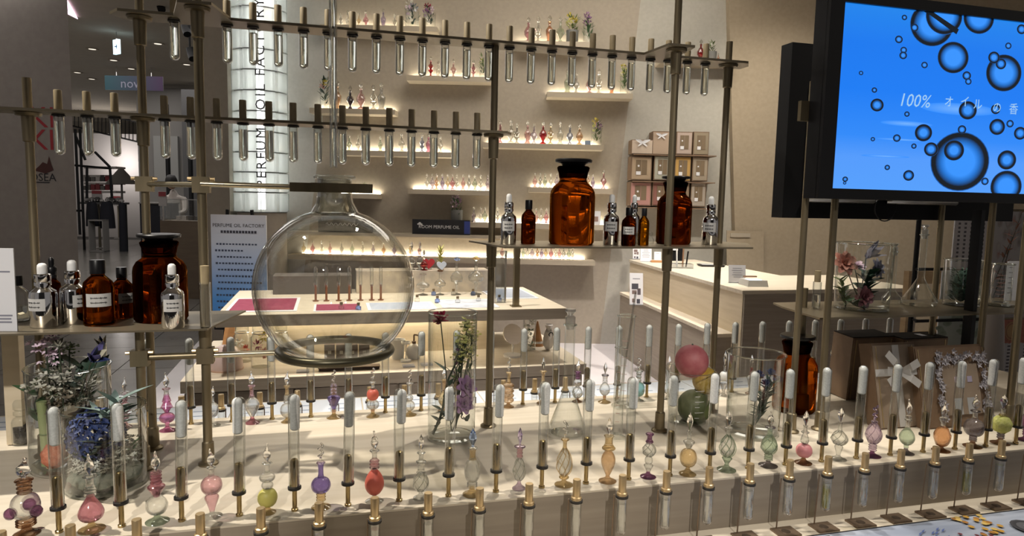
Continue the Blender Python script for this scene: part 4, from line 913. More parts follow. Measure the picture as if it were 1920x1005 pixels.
rd = thing('stirring_rod', 'thin glass rod slanting out of the taller cylinder', 'rod', p+Vector((-.012, 0, .02)))
add('rod', B().tube([(0, 0, 0), rel(Y(1192, 548, 1.79), rd)], .0032, 10), thin('rod_glass', (.8, .8, .78), (.25, .25, .25), .15, .8, .06, 1.5), rd)
# fruit beaker
p = Vector((.948, 1.632, ZT)); k = mpp(p)
vase('glass beaker heaped with fruit beside the brass pole', 'beaker', p, 44*k, Y(1303, 692, 1.632).z-ZT, .80, lip=.05, cat='beaker', grad=True)
FR = [('dark green round fruit at the bottom of the fruit beaker', 1302, 762, 33, noisy('green_fruit', (.07, .095, .025), (.12, .15, .05), (25, 25, 25), .5, .1), 'green_fruit'),
      ('yellow lemon in the fruit beaker under the pink fruit', 1324, 714, 26, noisy('lemon_skin', (.48, .30, .03), (.58, .40, .08), (60, 60, 60), .5, .15), 'lemon'),
      ('large pink pomelo on top of the fruit beaker', 1297, 677, 32, noisy('pink_fruit', (.46, .11, .13), (.56, .19, .20), (30, 30, 30), .55, .1), 'pomelo')]
for lab, x, y, r, m, nm in FR:
    q = Y(x, y, 1.632-(.0 if nm != 'lemon' else .01)); rr = r*mpp(q)*.97; t = thing(nm, lab, 'fruit', q-Vector((0, 0, rr)))
    add('skin', B().ball((0, 0, rr), rr, 26, 16, (1, 1, 1)), m, t); add('stalk', B().lathe([(0, 2*rr-.001), (.003, 2*rr-.0005), (.002, 2*rr+.003), (0, 2*rr+.003)], 8), STEM, t)
# wide beaker with dark blue flowers
pW = Vector((1.072, 1.512, ZT)); hW = Y(1430, 662, 1.512).z-ZT
vase('wide glass beaker with small dark blue flowers', 'beaker', pW, 51*mpp(pW), hW, .95, cat='beaker', lip=.03)
for k, (x, y) in enumerate(((1423, 705), (1445, 702), (1458, 715), (1436, 722))):
    flower('small dark blue flower in the wide beaker, %s from the left' % ordn([0, 2, 3, 1][k]), Y(x, y, 1.512), .016, BLUEP, pW+Vector((.0, .0, .015)), 'carnation', name='cornflower')
sprig('dark green leafy stems in the wide beaker', pW+Vector((.01, 0, .02)), Y(1445, 720, 1.512), 34, .036, .014, DLEAF, spread=1.0)
reagent('amber reagent bottle with orange glints standing on the platform at right', 1487, 770, 628, 76, ZT, 1.668, AMBER)
# ================================================================ right shelf
p = Vector((0, 0, 0)); q = Y(1613, 592, 1.632); q.z = ZR
hq = Y(1613, 456, 1.632).z-ZR
vase('glass beaker of pink and lilac flowers on the right shelf', 'beaker', q, 50*mpp(q), hq, .96, lip=.03, cat='beaker')
def inR(px, py, dy=0): return Y(px, py, 1.632+dy)
qb = q+Vector((0, 0, .014))
flower('peach rose at the upper left of the right shelf beaker', inR(1583, 494, -.01), .036, PEACH, qb, 'rose', face=(-.2, -1, .5))
flower('lilac grey lily at the top of the right shelf beaker', inR(1624, 482, -.01), .034, LILP, qb, 'tulip', face=(.1, -.8, .6))
flower('second lilac bloom at the right of the right shelf beaker', inR(1643, 503, .0), .030, LILP, qb, 'rose', face=(.4, -1, .3))
flower('pale lilac petals behind the peach rose in the right shelf beaker', inR(1602, 500, .02), .032, PINKP, qb, 'rose')
flower('dusky pink rose low in the right shelf beaker', inR(1618, 557, -.025), .032, noisy('dusky_rose_petal', (.30, .10, .12), (.40, .18, .20), (60, 60, 60), .6), qb, 'rose', face=(0, -1, .2))
sprig('dark green leaves in the middle of the right shelf beaker', inR(1620, 570), inR(1630, 515), 16, .05, .032, mat('deep_green_leaf', (.012, .06, .03), .5), spread=.9)
sprig('light green leaves at the left of the right shelf beaker', inR(1585, 580), inR(1578, 525), 16, .035, .016, LEAFL)
sprig('low green leaves at the bottom of the right shelf beaker', inR(1625, 582, -.02), inR(1590, 565, -.02), 14, .034, .015, LEAF)
necked('small stoppered flask half hidden behind the flower beaker', 1670, 583, ZR, 1.71, 34, 9, 542, 472, 456)
necked('conical long-necked flask standing alone on the right shelf', 1722, 580, ZR, 1.66, 60, 12, 520, 440, 421)
qm = Y(1800, 583, 1.65); qm.z = ZR
vase('beaker packed with dark green moss on the right shelf', 'beaker', qm, 32*mpp(qm), Y(1800, 487, 1.65).z-ZR, .97, cat='beaker', lip=.03)
mo = thing('moss_ball', 'dark blue green moss filling the right shelf beaker', 'moss', qm+Vector((0, 0, .012)))
MOSSM = noisy('blue_green_moss', (.012, .035, .025), (.04, .085, .06), (90, 90, 90), .9, .4)
mh = Y(1800, 510, 1.65).z-ZR
add('core', B().ball((0, 0, mh*.48), 1, 20, 12, (.026, .026, mh*.46), .06), MOSSM, mo)
b = B()
for i in range(260):
    a, zz = random.uniform(0, 2*pi), random.uniform(0, mh*.95); d = Vector((cos(a), sin(a), random.uniform(-.2, .9)))
    b.petal((.026*cos(a), .026*sin(a), zz), d, .012, .006, .2, (0, 0, 1), 2, .2)
add('fronds', b, MOSSM, mo)['kind'] = 'stuff'
cylinder('short measuring cylinder at the right end of the right shelf', 1873, 586, 495, ZR, 1.63, 34, 50)
sc = thing('scale_card', 'white card with tick marks behind the right shelf cylinder', 'card', Vector((Y(1893, 580, 1.72).x, 1.72, ZR)))
hc = Y(1893, 490, 1.72).z-ZR
add('card', B().box((0, 0, hc/2), (.055, .003, hc)), PAPER, sc, smooth=False)
pt = Print()
for k in range(6): pt.rect(-.012, hc*(.2+.13*k), .016, .002, (.2, .2, .2))
add('print', pt.mesh('print', PR), None, sc, (0, -.0017, 0))['kind'] = 'stuff'
t, H, R, p = place('small capped vial standing at the left corner of the right shelf', 'vial', 'standing_vial', 1529, 583, 507, 15, ZR, 1.66)
add('vial', B().lathe([(0, 0), (R*.7, .001), (R, H*.04), (R, H*.70)], 16), GLASS_T, t); add('cap', B().lathe([(0, H*.70), (R*.78, H*.70), (R*.78, H*.99), (0, H)], 14), CORK, t)
add('oil', B().lathe([(0, .003), (R*.85, .004), (R*.85, H*.36), (0, H*.36)], 14), solid_glass('water', (1, 1, 1)), t)
# ================================================================ gift boxes
KRAFT = noisy('brown_box_card', (.17, .105, .062), (.20, .13, .08), (20, 20, 20), .6); DKTOP = mat('dark_brown_lid', (.014, .011, .010), .8, spec=.15)
FACE = noisy('taupe_box_face', (.27, .205, .15), (.31, .24, .18), (20, 20, 20), .6); GILT = mat('gilt_edge', (.6, .46, .24), .35, .7)
RIB = mat('silver_ribbon', (.55, .54, .53), .4)
def giftbox(lab, P0, P1, w, depth, face, top=KRAFT):
    """P0 bottom-left and P1 top-left corner of the face"""
    P0, P1 = Vector(P0), Vector(P1); e = P1-P0; L = e.length; th = math.atan2(e.y, e.z)
    t = thing('gift_box', lab, 'gift box', (P0.x, P0.y, P0.z), rot=(-th, 0, 0), group='gift boxes')
    add('box', B().box((w/2, depth/2, L/2), (w, depth, L)), KRAFT, t, smooth=False)
    add('lid', B().box((w/2, depth/2, L+.0015), (w*1.0, depth*.98, .003)), top, t, smooth=False)
    add('face', B().box((w/2, -.001, L/2), (w*.97, .002, L*.97)), face, t, smooth=False)
    for a in (.012, w-.012): add('gilt_line', B().box((a, -.0025, L/2), (.002, .001, L*.95)), GILT, t, smooth=False)
    return t, L
P0 = Z(1586, 750, ZT); P1 = X(1599, 634, P0.x); t, L = giftbox('brown gift box with a black lid at the back left', P0, (P0.x, P0.y-.012, P1.z), .155, .085, KRAFT, DKTOP)
P0 = Vector((1.60, 1.685, ZT)); P1 = Y(1692, 636, 1.685); t, L = giftbox('brown gift box with black lid and white sticker at the back right', (P1.x, 1.685, ZT), (P1.x, 1.680, P1.z), .172, .08, KRAFT, DKTOP)
add('sticker', B().box((.10, .035, L+.004), (.022, .03, .001), radians(0)), PAPER, t, smooth=False)
P0 = Z(1650, 806, ZT); P1 = X(1633, 646, P0.x); t, L = giftbox('taupe gift box tied with a silver ribbon bow, leaning back', P0, P1, .146, .045, FACE)
w = .146
add('ribbon', B().box((w*.52, -.003, L/2), (.022, .001, L*.97)), RIB, t, smooth=False); add('ribbon', B().box((w/2, -.0035, L*.66), (w*.97, .001, .02)), RIB, t, smooth=False)
bw = add('bow', B().ball((w*.52, -.008, L*.66), .009, 10, 7), RIB, t)
for k, (dx, dz, ln) in enumerate(((-.7, .75, .075), (.75, .35, .062), (-.85, -.45, .06), (.75, -.55, .065), (-1, .12, .05), (.95, .05, .05))):
    d = Vector((dx, -.25, dz)).normalized(); s = Vector((-dz, 0, dx)).normalized()*.011; c = Vector((w*.52, -.008, L*.66)); e = c+d*ln
    b = B(); b.v = [tuple(c-s*.5), tuple(c+s*.5), tuple(c+d*ln*.5+s+Vector((0, -.008, 0))), tuple(c+d*ln*.5-s+Vector((0, -.008, 0))), tuple(e+s), tuple(e-s)]; b.f = [(0, 1, 2, 3), (3, 2, 4, 5)]
    add('loop', b, RIB, bw, smooth=False)
P0 = Z(1732, 806, ZT); P1 = X(1712, 652, P0.x); P2 = Z(1852, 790, ZT); w = P2.x-P0.x
t, L = giftbox('brown gift box framed with pressed pale flowers, rightmost, leaning back', P0, P1, w, .05, KRAFT)
FWH = noisy('pressed_flower_white', (.34, .32, .36), (.5, .48, .52), (90, 90, 90), .7)
add('window', B().box((w*.58, -.003, L*.46), (w*.5, .004, L*.62)), FACE, t, smooth=False)
b = B()
for i in range(90):
    s = random.random(); side = i % 3
    x, z = ((w*(.28+.64*s), L*random.uniform(.8, .94)) if side == 0 else (w*random.uniform(.84, .95), L*(.08+.84*s)) if side == 1 else (w*random.uniform(.24, .32), L*(.05+.84*s)))
    for j in range(5): a = 2*pi*j/5+i; b.petal((x, -.004, z), (cos(a), -.35, sin(a)), .011, .009, .1, (0, -1, 0), 2, .5)
add('pressed_flowers', b, FWH, t)['kind'] = 'stuff'
for x, z, c in ((.52, .58, (.62, .5, .56)), (.70, .58, (.40, .36, .5))): add('seal', B().box((w*x, -.0055, L*z), (.016, .001, .016)), mat('seal_%d' % int(c[0]*100), c, .6), t, smooth=False)
for x in (.5, .68): add('tag', B().box((w*x, -.0055, L*.25), (.026, .001, .045)), mat('grey_card', (.4, .41, .43), .6), t, smooth=False)
# ================================================================ screens
TVY = 1.45
xl = Y(1557, 353, TVY).x; z0 = Y(1557, 353, TVY).z; z1 = Y(1579, 4, TVY).z; sw = (z1-z0)*16/9
bx_ = xl-Y(1530, 372, TVY).x
tv = thing('blue_screen', 'large blue bubble screen at the upper right', 'screen', (xl+sw/2, TVY, z0))
add('casing', B().box((0, .025, (z1-z0)/2), (sw+2*bx_, .045, z1-z0+.052)), BLACK, tv, smooth=False)
for a, b_, c, d in ((-sw/2-bx_/2, (z1-z0)/2, bx_, z1-z0+.052), (sw/2+bx_/2, (z1-z0)/2, bx_, z1-z0+.052)): add('bezel', B().box((a, -.002, b_), (c, .012, d)), BLACK, tv, smooth=False)
for zc in (-.013, z1-z0+.013): add('bezel', B().box((0, -.002, zc), (sw, .012, .026)), BLACK, tv, smooth=False)
def scr(px, py): q = Y(px, py, TVY); return q.x-(xl+sw/2), q.z-z0
def scr_r(px, py, r): return r*mpp(Y(px, py, TVY))
pt = Print(); hS = z1-z0
BL = lambda k: (.012*k, .21*k, .90*k)
pt.grad(-sw/2, 0, sw/2, hS, [(0, (.085, .33, .92)), (.18, (.08, .31, .92)), (.30, (.025, .24, .90)), (.55, (.006, .19, .86)), (.8, (.005, .18, .82)), (1, (.012, .22, .80))])
for (x, y, w_, h_) in ((1660, 293, 110, 5), (1690, 262, 120, 4), (1800, 205, 180, 22), (1700, 232, 120, 10)):
    X_, Z_ = scr(x, y); W_ = w_*mpp(Y(x, y, TVY)); H_ = h_*mpp(Y(x, y, TVY)); pt.disc(X_, Z_, [(0, (.16, .42, 1.0)), (W_/2, (.03, .26, .97))], 24, 1, H_/W_)
DK = (.002, .006, .012); IN = (.035, .28, .95)
def bub(x, y, r, fill=IN, dark=DK, thick=.28):
    X_, Z_ = scr(x, y); R_ = scr_r(x, y, r)
    pt.disc(X_, Z_, [(0, fill), (R_*(1-thick)*.75, fill), (R_*(1-thick), (.01, .16, .6)), (R_*(1-thick*.45), dark), (R_*.96, dark), (R_, (.01, .15, .6))], 36, 1.26)
for a in ((1787, 108, 29), (1882, 137, 34), (1747, 46, 40), (1770, 30, 34), (1835, 34, 29), (1915, 55, 9), (1800, 303, 55), (1886, 350, 30), (1685, 74, 7), (1694, 94, 6), (1693, 104, 7), (1733, 122, 6), (1614, 137, 4), (1639, 169, 5), (1644, 197, 12), (1700, 214, 5),
          (1731, 249, 16), (1681, 259, 7), (1713, 274, 5), (1636, 261, 4), (1814, 207, 17), (1869, 238, 15), (1890, 86, 6), (1812, 142, 8), (1815, 153, 6), (1663, 314, 5), (1703, 329, 10), (1745, 280, 13), (1788, 282, 19), (1876, 120, 10), (1863, 108, 11), (1803, 243, 8), (1887, 300, 18), (1912, 250, 12), (1893, 232, 7), (1846, 340, 7), (1584, 336, 5), (1583, 343, 3), (1866, 205, 9), (1714, 52, 7), (1695, 33, 5)):
    bub(*a, dark=DK, thick=.6 if a[2] < 6 else .36 if a[2] > 20 else .5)
for x, y, w_, s in ((1764, 40, 95, -.5),):
    X_, Z_ = scr(x, y); W_ = w_*mpp(Y(x, y, TVY))
    pt.poly([(X_-W_*.45, Z_+W_*.28), (X_-W_*.3, Z_+W_*.10), (X_+W_*.4, Z_-W_*.22), (X_+W_*.45, Z_-W_*.12), (X_-W_*.2, Z_+W_*.20)], DK)
pt.v = [(max(-sw/2, min(sw/2, a)), b, max(0, min(hS, c))) for a, b, c in pt.v]
add('display', pt.mesh('display', PRE), None, tv, (0, -.0005, 0))
TXT = mat('pale_blue_screen_text', (0, 0, 0), .5, emit=(.42, .70, 1.0), es=.33)
X_, Z_ = scr(1713, 190); add('lettering', text_mesh('100%', 27*mpp(Y(1713, 190, TVY))*1.25, mat=TXT, shear=.2), None, tv, (X_, -.0022, Z_), rot=(pi/2, 0, 0))
for ch, x, y in (('オ', 1778, 192), ('イ', 1808, 192), ('ル', 1832, 197), ('の', 1868, 203), ('香', 1899, 206)):
    X_, Z_ = scr(x, y); add('lettering', text_mesh(ch, 20*mpp(Y(x, y, TVY))*1.1, mat=TXT), None, tv, (X_, -.0022, Z_), rot=(pi/2, 0, 0))
# second screen seen from behind
a, b_ = Y(1460, 408, 1.75), Y(1890, 412, 1.75); zt_ = Y(1470, 80, 1.75).z
m2 = thing('rear_screen', 'black screen turned away, behind the blue one', 'screen', ((a.x+b_.x)/2, 1.76, a.z))
ww = b_.x-a.x; hh2 = zt_-a.z
add('casing', B().box((0, 0, hh2/2), (ww, .05, hh2)), BLACK2, m2, smooth=False)
add('back_cover', B().box((0, -.034, hh2*.5), (ww*.80, .018, hh2*.72)), BLACK, m2, smooth=False)
for zz, x0_, x1_ in ((.11, -.42, -.14), (.11, -.08, .22), (.86, -.36, -.1)):
    add('handle', B().tube([(ww*x0_, -.03, hh2*zz), (ww*x0_+.02, -.05, hh2*zz), (ww*x1_-.02, -.05, hh2*zz), (ww*x1_, -.03, hh2*zz)], .008, 8), SILVER, m2)
add('cable', B().torus((-.09, -.045, hh2*.07), .04, .002, 24, 5, 'Y'), BLACK, m2)
# ================================================================ picture mat lying in front
pmx0, pmx1, pmy0, pmy1 = .74, 2.6, .85, 1.185
pm = thing('picture_mat', 'blue-white printed mat of flower and spice photographs on the counter front', 'mat', (pmx0, pmy0, ZL))
W_, H_ = pmx1-pmx0, pmy1-pmy0
add('sheet', B().box((W_/2, H_/2, .001), (W_, H_, .002)), noisy('pale_blue_board', (.26, .30, .39), (.44, .48, .56), (3, 25, 25), .5), pm, smooth=False)
add('dark_edge', B().box((W_/2, H_+.002, .001), (W_, .004, .0025)), BLACK2, pm, smooth=False)
pt = Print()
def blob(x, y, r, c, c2=None, n=14, sx=1): pt.disc(x, y, [(0, c), (r*.7, c), (r, c2 or c)], n, sx, 1)
for i in range(60):
    cx = .03+i*.031; cy = .07+((i*.618) % 1)*(H_-.11); k = i % 6
    if k == 0: blob(cx, cy, .034, (.03, .03, .035), (.06, .06, .07)); blob(cx, cy, .022, (.10, .10, .11)); blob(cx+.004, cy, .010, (.5, .5, .5))
    elif k == 1:
        for j in range(16): blob(cx+random.uniform(-.04, .04), cy+random.uniform(-.03, .03), .005, (.12, .02, .03), (.2, .05, .06), 7)
    elif k == 2: pt.rect(cx, cy, .05, .09, (.05, .045, .045)); blob(cx, cy+.015, .016, (.55, .2, .05), (.65, .3, .08)); blob(cx, cy-.02, .012, (.12, .12, .13))
    elif k == 3:
        for j in range(22): blob(cx+random.uniform(-.045, .045), cy+random.uniform(-.04, .04), .007, random.choice([(.5, .28, .04), (.6, .42, .12), (.35, .16, .03)]), None, 7)
    elif k == 4:
        for j in range(9): a = random.random()*6; pt.poly([(cx+j*.008-.03, cy+.02*sin(a)), (cx+j*.008-.02, cy+.02*sin(a)+.004), (cx+j*.008-.01, cy+.02*sin(a)+.012), (cx+j*.008-.022, cy+.02*sin(a)+.008)], (.08, .12, .3))
    else: blob(cx, cy, .022, (.55, .58, .62), (.3, .33, .38)); blob(cx+.012, cy+.006, .008, (.15, .1, .08))
add('print', pt.mesh('print', PR), None, pm, (0, 0, .0022), rot=(-pi/2, 0, 0))['kind'] = 'stuff'
# ================================================================ lit shelves on the rear wall
WV = 7.0
def wshelf(lab, x0, x1, y, dep=.20, th=.05, led=True):
    v = WV-dep; a, b = V(x0, y, v), V(x1, y+(x1-x0)*.021, v); z = (a.z+b.z)/2; ua, ub = a.dot(HX), b.dot(HX)
    t = thing('lit_shelf', lab, 'shelf', UV((ua+ub)/2, WV, z), -YAW, 'lit shelves on the rear wall')
    w = ub-ua
    add('board', B().box((0, -dep/2-.001, -th/2), (w, dep, th)), SHELFM, t, smooth=False)
    if led: add('led_strip', B().box((0, -.022, .0015), (w*.94, .026, .003)), LED, t, smooth=False)
    return z
SH = {}
for key, lab, x0, x1, y in (('a', 'lit wall shelf at the top, ending left of centre', 600, 820, 45), ('b', 'lit wall shelf at the top right with yellow flowers', 962, 1106, 75.5), ('c', 'lit wall shelf just left of the tall brass pole, upper', 762, 922, 141),
     ('d', 'lit wall shelf with the tall yellow green vase, upper right', 1026, 1187, 172), ('e', 'lit wall shelf beside the glass block column', 580, 740, 202), ('f', 'lit wall shelf behind the hanging lower tubes', 625, 848, 281),
     ('g', 'long lit wall shelf of perfume bottles right of the pole', 905, 1132, 267), ('h', 'lit wall shelf crowded with tiny bottles above the sign', 765, 923, 354), ('i', 'lit wall shelf behind the biggest amber bottle', 992, 1149, 351),
     ('j', 'short lit wall shelf right of the flask neck', 630, 709, 362), ('k', 'lit wall shelf at the level of the black sign', 881, 1165, 417), ('m', 'lowest long lit wall shelf behind the flask', 540, 1116, 477)):
    SH[key] = wshelf(lab, x0, x1, y)
SH['l'] = wshelf('unlit ledge carrying the black room perfume sign', 540, 950, 434, .26, .03, False)
LOWP = [[(0, 0), (.8, 0), (.8, .05), (.2, .12), (.95, .3), (1, .42), (.5, .58), (.25, .62), (.25, .72), (.4, .74), (.2, .77)],
        [(0, 0), (.7, 0), (.6, .04), (.18, .14), (.35, .2), (1, .36), (.75, .5), (.25, .58), (.3, .64), (.22, .72), (.38, .75), (.2, .78)],
        [(0, 0), (.9, 0), (.75, .04), (.5, .1), (.75, .3), (.85, .45), (.45, .55), (.25, .6), (.3, .72), (.42, .75), (.2, .77)],
        [(0, 0), (.75, 0), (.65, .05), (.2, .1), (.2, .18), (.7, .25), (.7, .33), (.3, .36), (.85, .48), (.55, .58), (.22, .64), (.22, .74), (.4, .76), (.2, .78)]]
WB = {}
cols = ['clear', 'pink', 'gold', 'lilac', 'grey', 'rose', 'amber', 'green', 'clear', 'purple']
def far_glass(c):
    k = tuple(.62*q+.30 for q in SCOL[c]) if c not in ('dark', 'red') else SCOL[c]; return thin('far_glass_'+c, k, tuple(q*.5 for q in k), .10, .6, .1, 1.6)
SCOL = dict(clear=(.84, .84, .80), pink=(.78, .5, .52), gold=(.80, .66, .42), lilac=(.66, .58, .70), grey=(.62, .62, .60), rose=(.70, .32, .40), amber=(.80, .52, .28), green=(.62, .70, .58), purple=(.45, .36, .58), red=(.62, .10, .12), dark=(.12, .05, .14), orange=(.85, .42, .18), blue=(.32, .38, .58), magenta=(.7, .25, .45))
def wbottle(lab, px, z, hpx, col, var, grp, v=6.88, wk=.34):
    key = (col, var)
    if key not in WB:
        WB[key] = (B().lathe([(r*.5*wk, q) for r, q in LOWP[var]], 12).mesh('body', far_glass(col)),
                   B().lathe([(.05*wk*2*.5, .77), (.11*wk, .80), (.24*wk, .86), (.16*wk, .92), (.05*wk, .96), (0, 1)], 8).mesh('stopper', far_glass('clear')))
    p = V(px, 300, v); h = hpx*v/F
    t = thing('perfume_bottle', lab, 'perfume bottle', (p.x, p.y, z), random.uniform(0, 6), grp); t.scale = (h, h, h)
    add('body', WB[key][0], None, t); add('stopper', WB[key][1], None, t)
def bouquet(lab, px, z, hpx, wpx, cs, v=6.88, glass=True, leaf=LEAF):
    p = V(px, 300, v); h = hpx*v/F; w = wpx*v/F
    t = thing('flower_vase', lab, 'vase', (p.x, p.y, z)); vh = h*(.62 if glass else .4)
    add('vase', B().lathe([(0, .002), (w*.34, .002), (w*.36, .01), (w*.38, vh)], 20), GLASS_V if glass else mat('grey_pot', (.16, .16, .15), .7), t)
    b = B()
    for i in range(40):
        a = random.uniform(0, 6.28); q = random.uniform(0, .32)*w; zz = random.uniform(.15, .8)*h
        b.petal((q*cos(a), q*sin(a), zz), (cos(a), sin(a), random.uniform(.2, 1.5)), h*.16, h*.06, .1, (0, 0, 1), 3, .15)
    add('leaves', b, leaf, t)
    for k, c in enumerate(cs):
        b = B()
        for i in range(26):
            d = Vector((random.gauss(0, 1), random.gauss(0, 1), random.gauss(0, 1))).normalized(); f0 = Vector(((-.22+.44*((k*.618) % 1))*w, (-.1+.2*((k*.37) % 1))*w, h*(.60+.30*((k*.41) % 1))))
            b.petal(f0+d*w*.12, d+Vector((.3, .2, .5)), w*.16, w*.15, .1, tuple(d), 2, .6)
        add('blooms', b, c, t)
def fillrow(key, name, items):
    """items: (px, height px, colour)"""
    items = sorted(items)
    for i, (px, hp, c) in enumerate(items):
        wbottle('%s perfume bottle on the %s, %s from left' % ({'dark': 'violet', 'gold': 'golden'}.get(c, c), name, ordn(i)), px, SH[key], hp, c, (i*7+len(name)) % 4, 'perfume bottles on the '+name)
fillrow('a', 'top left wall shelf', [(640, 24, 'grey'), (653, 30, 'clear'), (673, 26, 'gold'), (686, 30, 'rose'), (705, 26, 'clear'), (718, 34, 'purple'), (739, 26, 'grey')])
bouquet('dark mixed bouquet in a vase on the top left wall shelf', 771, SH['a'], 50, 34, [PINKP, LILP, WHITEP], leaf=DLEAF)
bouquet('pink and purple bouquet in a vase on the top left wall shelf', 803, SH['a'], 44, 30, [PURP, PINKP, REDP], leaf=DLEAF)
fillrow('b', 'top right wall shelf', [(985, 46, 'rose'), (1003, 48, 'clear'), (1024, 50, 'orange'), (1044, 48, 'green')])
bouquet('yellow flowers in a clay pot on the top right wall shelf', 1066, SH['b'], 56, 30, [YELP, noisy('bright_yellow_petal', (.55, .45, .03), (.65, .55, .1), (40, 40, 40), .6), MATS['bright_yellow_petal']], glass=False, leaf=LEAFL)
bouquet('purple blossom branch in a glass on the top right wall shelf', 1095, SH['b'], 60, 24, [PURP, PURP, PURP])
fillrow('c', 'wall shelf left of pole', [(806, 38, 'red'), (820, 30, 'clear'), (848, 34, 'pink'), (868, 28, 'clear'), (885, 34, 'rose')])
bouquet('green stems in a tall glass on the wall shelf left of the pole', 903, SH['c'], 50, 18, [YELP], leaf=LEAFL)
fillrow('d', 'upper right wall shelf', [(1060, 46, 'green'), (1076, 40, 'grey'), (1101, 42, 'pink'), (1118, 46, 'clear'), (1142, 38, 'orange')])
bouquet('tall glass of yellow green flowers on the upper right wall shelf', 1165, SH['d'], 60, 20, [YELP, YELP, MATS['bright_yellow_petal']], leaf=LEAFL)
fillrow('e', 'wall shelf beside glass column', [(633, 54, 'amber'), (657, 44, 'dark'), (677, 50, 'pink'), (700, 48, 'clear'), (715, 52, 'grey')])
bouquet('tall glass with orange fruit and leaves beside the glass column', 609, SH['e'], 66, 22, [PEACH, MATS['bright_yellow_petal']], leaf=DLEAF)
fillrow('f', 'wall shelf behind lower tubes', [(655, 30, 'green'), (672, 30, 'clear'), (690, 34, 'clear'), (713, 30, 'green'), (730, 34, 'pink'), (753, 36, 'clear'), (791, 36, 'blue'), (803, 36, 'magenta'), (826, 32, 'clear')])
fillrow('g', 'long wall shelf right of pole', [(937, 44, 'rose'), (957, 46, 'clear'), (968, 40, 'grey'), (988, 44, 'pink'), (1000, 40, 'lilac'), (1017, 44, 'red'), (1031, 42, 'gold'), (1049, 44, 'clear'), (1067, 40, 'blue'), (1085, 40, 'amber')])
bouquet('multicoloured bouquet in a glass on the long wall shelf', 1117, SH['g'], 52, 26, [YELP, PINKP, MATS['bright_yellow_petal'], PURP], leaf=LEAFL)
cdp = V(1101, 300, 6.85); cdt = thing('price_card', 'small blue card at the right of the long wall shelf', 'card', (cdp.x, cdp.y, SH['g']), -YAW); add('card', B().box((0, 0, .022), (.055, .004, .044)), mat('blue_card', (.25, .33, .45), .6), cdt, smooth=False)
fillrow('h', 'crowded wall shelf above sign', [(x, 30, cols[(i*3) % 10]) for i, x in enumerate((801, 811, 819, 830, 840, 849, 857, 869, 880, 891, 902, 915))])
fillrow('i', 'wall shelf behind biggest bottle', [(x, 28, cols[(i*3+1) % 10]) for i, x in enumerate((1004, 1014, 1023, 1034, 1045, 1104, 1113))]+[(1133, 36, 'rose')])
bouquet('tiny plant in a glass on the short wall shelf by the flask neck', 683, SH['j'], 24, 14, [WHITEP], leaf=LEAFL)
fillrow('k', 'wall shelf level with sign', [(x, 30, cols[(i*7+3) % 10]) for i, x in enumerate((890, 903, 911, 935, 1008, 1017, 1027, 1042))])
fillrow('m', 'lowest wall shelf', [(x, 27, cols[(i*3+2) % 10]) for i, x in enumerate((568, 585, 602, 618, 640, 660, 680, 700, 720, 740, 770, 788, 930, 945, 977, 985, 993, 1002, 1012, 1020, 1028, 1038, 1047, 1054, 1062, 1072, 1079))])
bouquet('pot of pink flowers standing above the black sign', 858, SH['l']+.14, 50, 30, [PINKP, PURP, PINKP], v=6.9, glass=False)
pb = V(858, 420, 6.9); wp = thing('white_plinth', 'small white plinth under the pink flower pot', 'plinth', (pb.x, pb.y, SH['l']), -YAW); add('block', B().box((0, 0, .068), (.14, .10, .136)), PAPER, wp, smooth=False)
cd2 = V(1118, 405, 6.85); t = thing('photo_card', 'white photo card on the wall shelf behind the silver droppers', 'card', (cd2.x, cd2.y, SH['k']), -YAW)
add('card', B().box((0, 0, .07), (.085, .004, .14)), PAPER, t, smooth=False); add('photo', B().box((-.005, -.003, .06), (.05, .002, .05)), mat('brownish_photo', (.3, .2, .17), .6), t, smooth=False)
# black sign
pa, pb = V(773, 437, 6.76), V(881, 439, 6.76); sg = thing('room_perfume_sign', 'black sign reading ROOM PERFUME OIL on the wall ledge', 'sign', (pa+pb)/2, -YAW)
sg.location.z = SH['l']; w = (pb-pa).length; h = V(827, 412, 6.76).z-SH['l']
add('panel', B().box((0, .012, h/2), (w, .025, h)), mat('sign_black', (.012, .012, .015), .5), sg, smooth=False)
LET = mat('silver_lettering', (.62, .62, .62), .5)
add('lettering', text_mesh('ROOM PERFUME OIL', h*.30, mat=LET), None, sg, (-.02, -.002, h*.50), rot=(pi/2, 0, 0))
for k, (x, zz, s) in enumerate(((-.37, .72, .028), (-.34, .66, .02), (-.40, .68, .016), (-.33, .58, .014))): add('emblem', B().lathe([(0, 0), (s*.5, 0)], 10), LET, sg, (w*x, -.002, h*zz), rot=(pi/2, 0, 0))
add('blue_block', B().box((w*.45, -.001, h*.5), (w*.10, .003, h*.85)), mat('deep_blue', (.03, .05, .22), .5), sg, smooth=False)
# second dark sign seen through the flask
pa, pb = V(597, 436, 6.76), V(698, 438, 6.76); s2 = thing('ledge_sign', 'plain black sign on the wall ledge seen through the flask', 'sign', (pa+pb)/2, -YAW); s2.location.z = SH['l']; w = (pb-pa).length
add('panel', B().box((0, .012, h/2), (w, .025, h)), MATS['sign_black'], s2, smooth=False); add('script', B().tube([(-w*.36+w*.6*i/24, -.003, h*.55+.015*sin(i*1.9)) for i in range(25)], .003, 4), LET, s2)
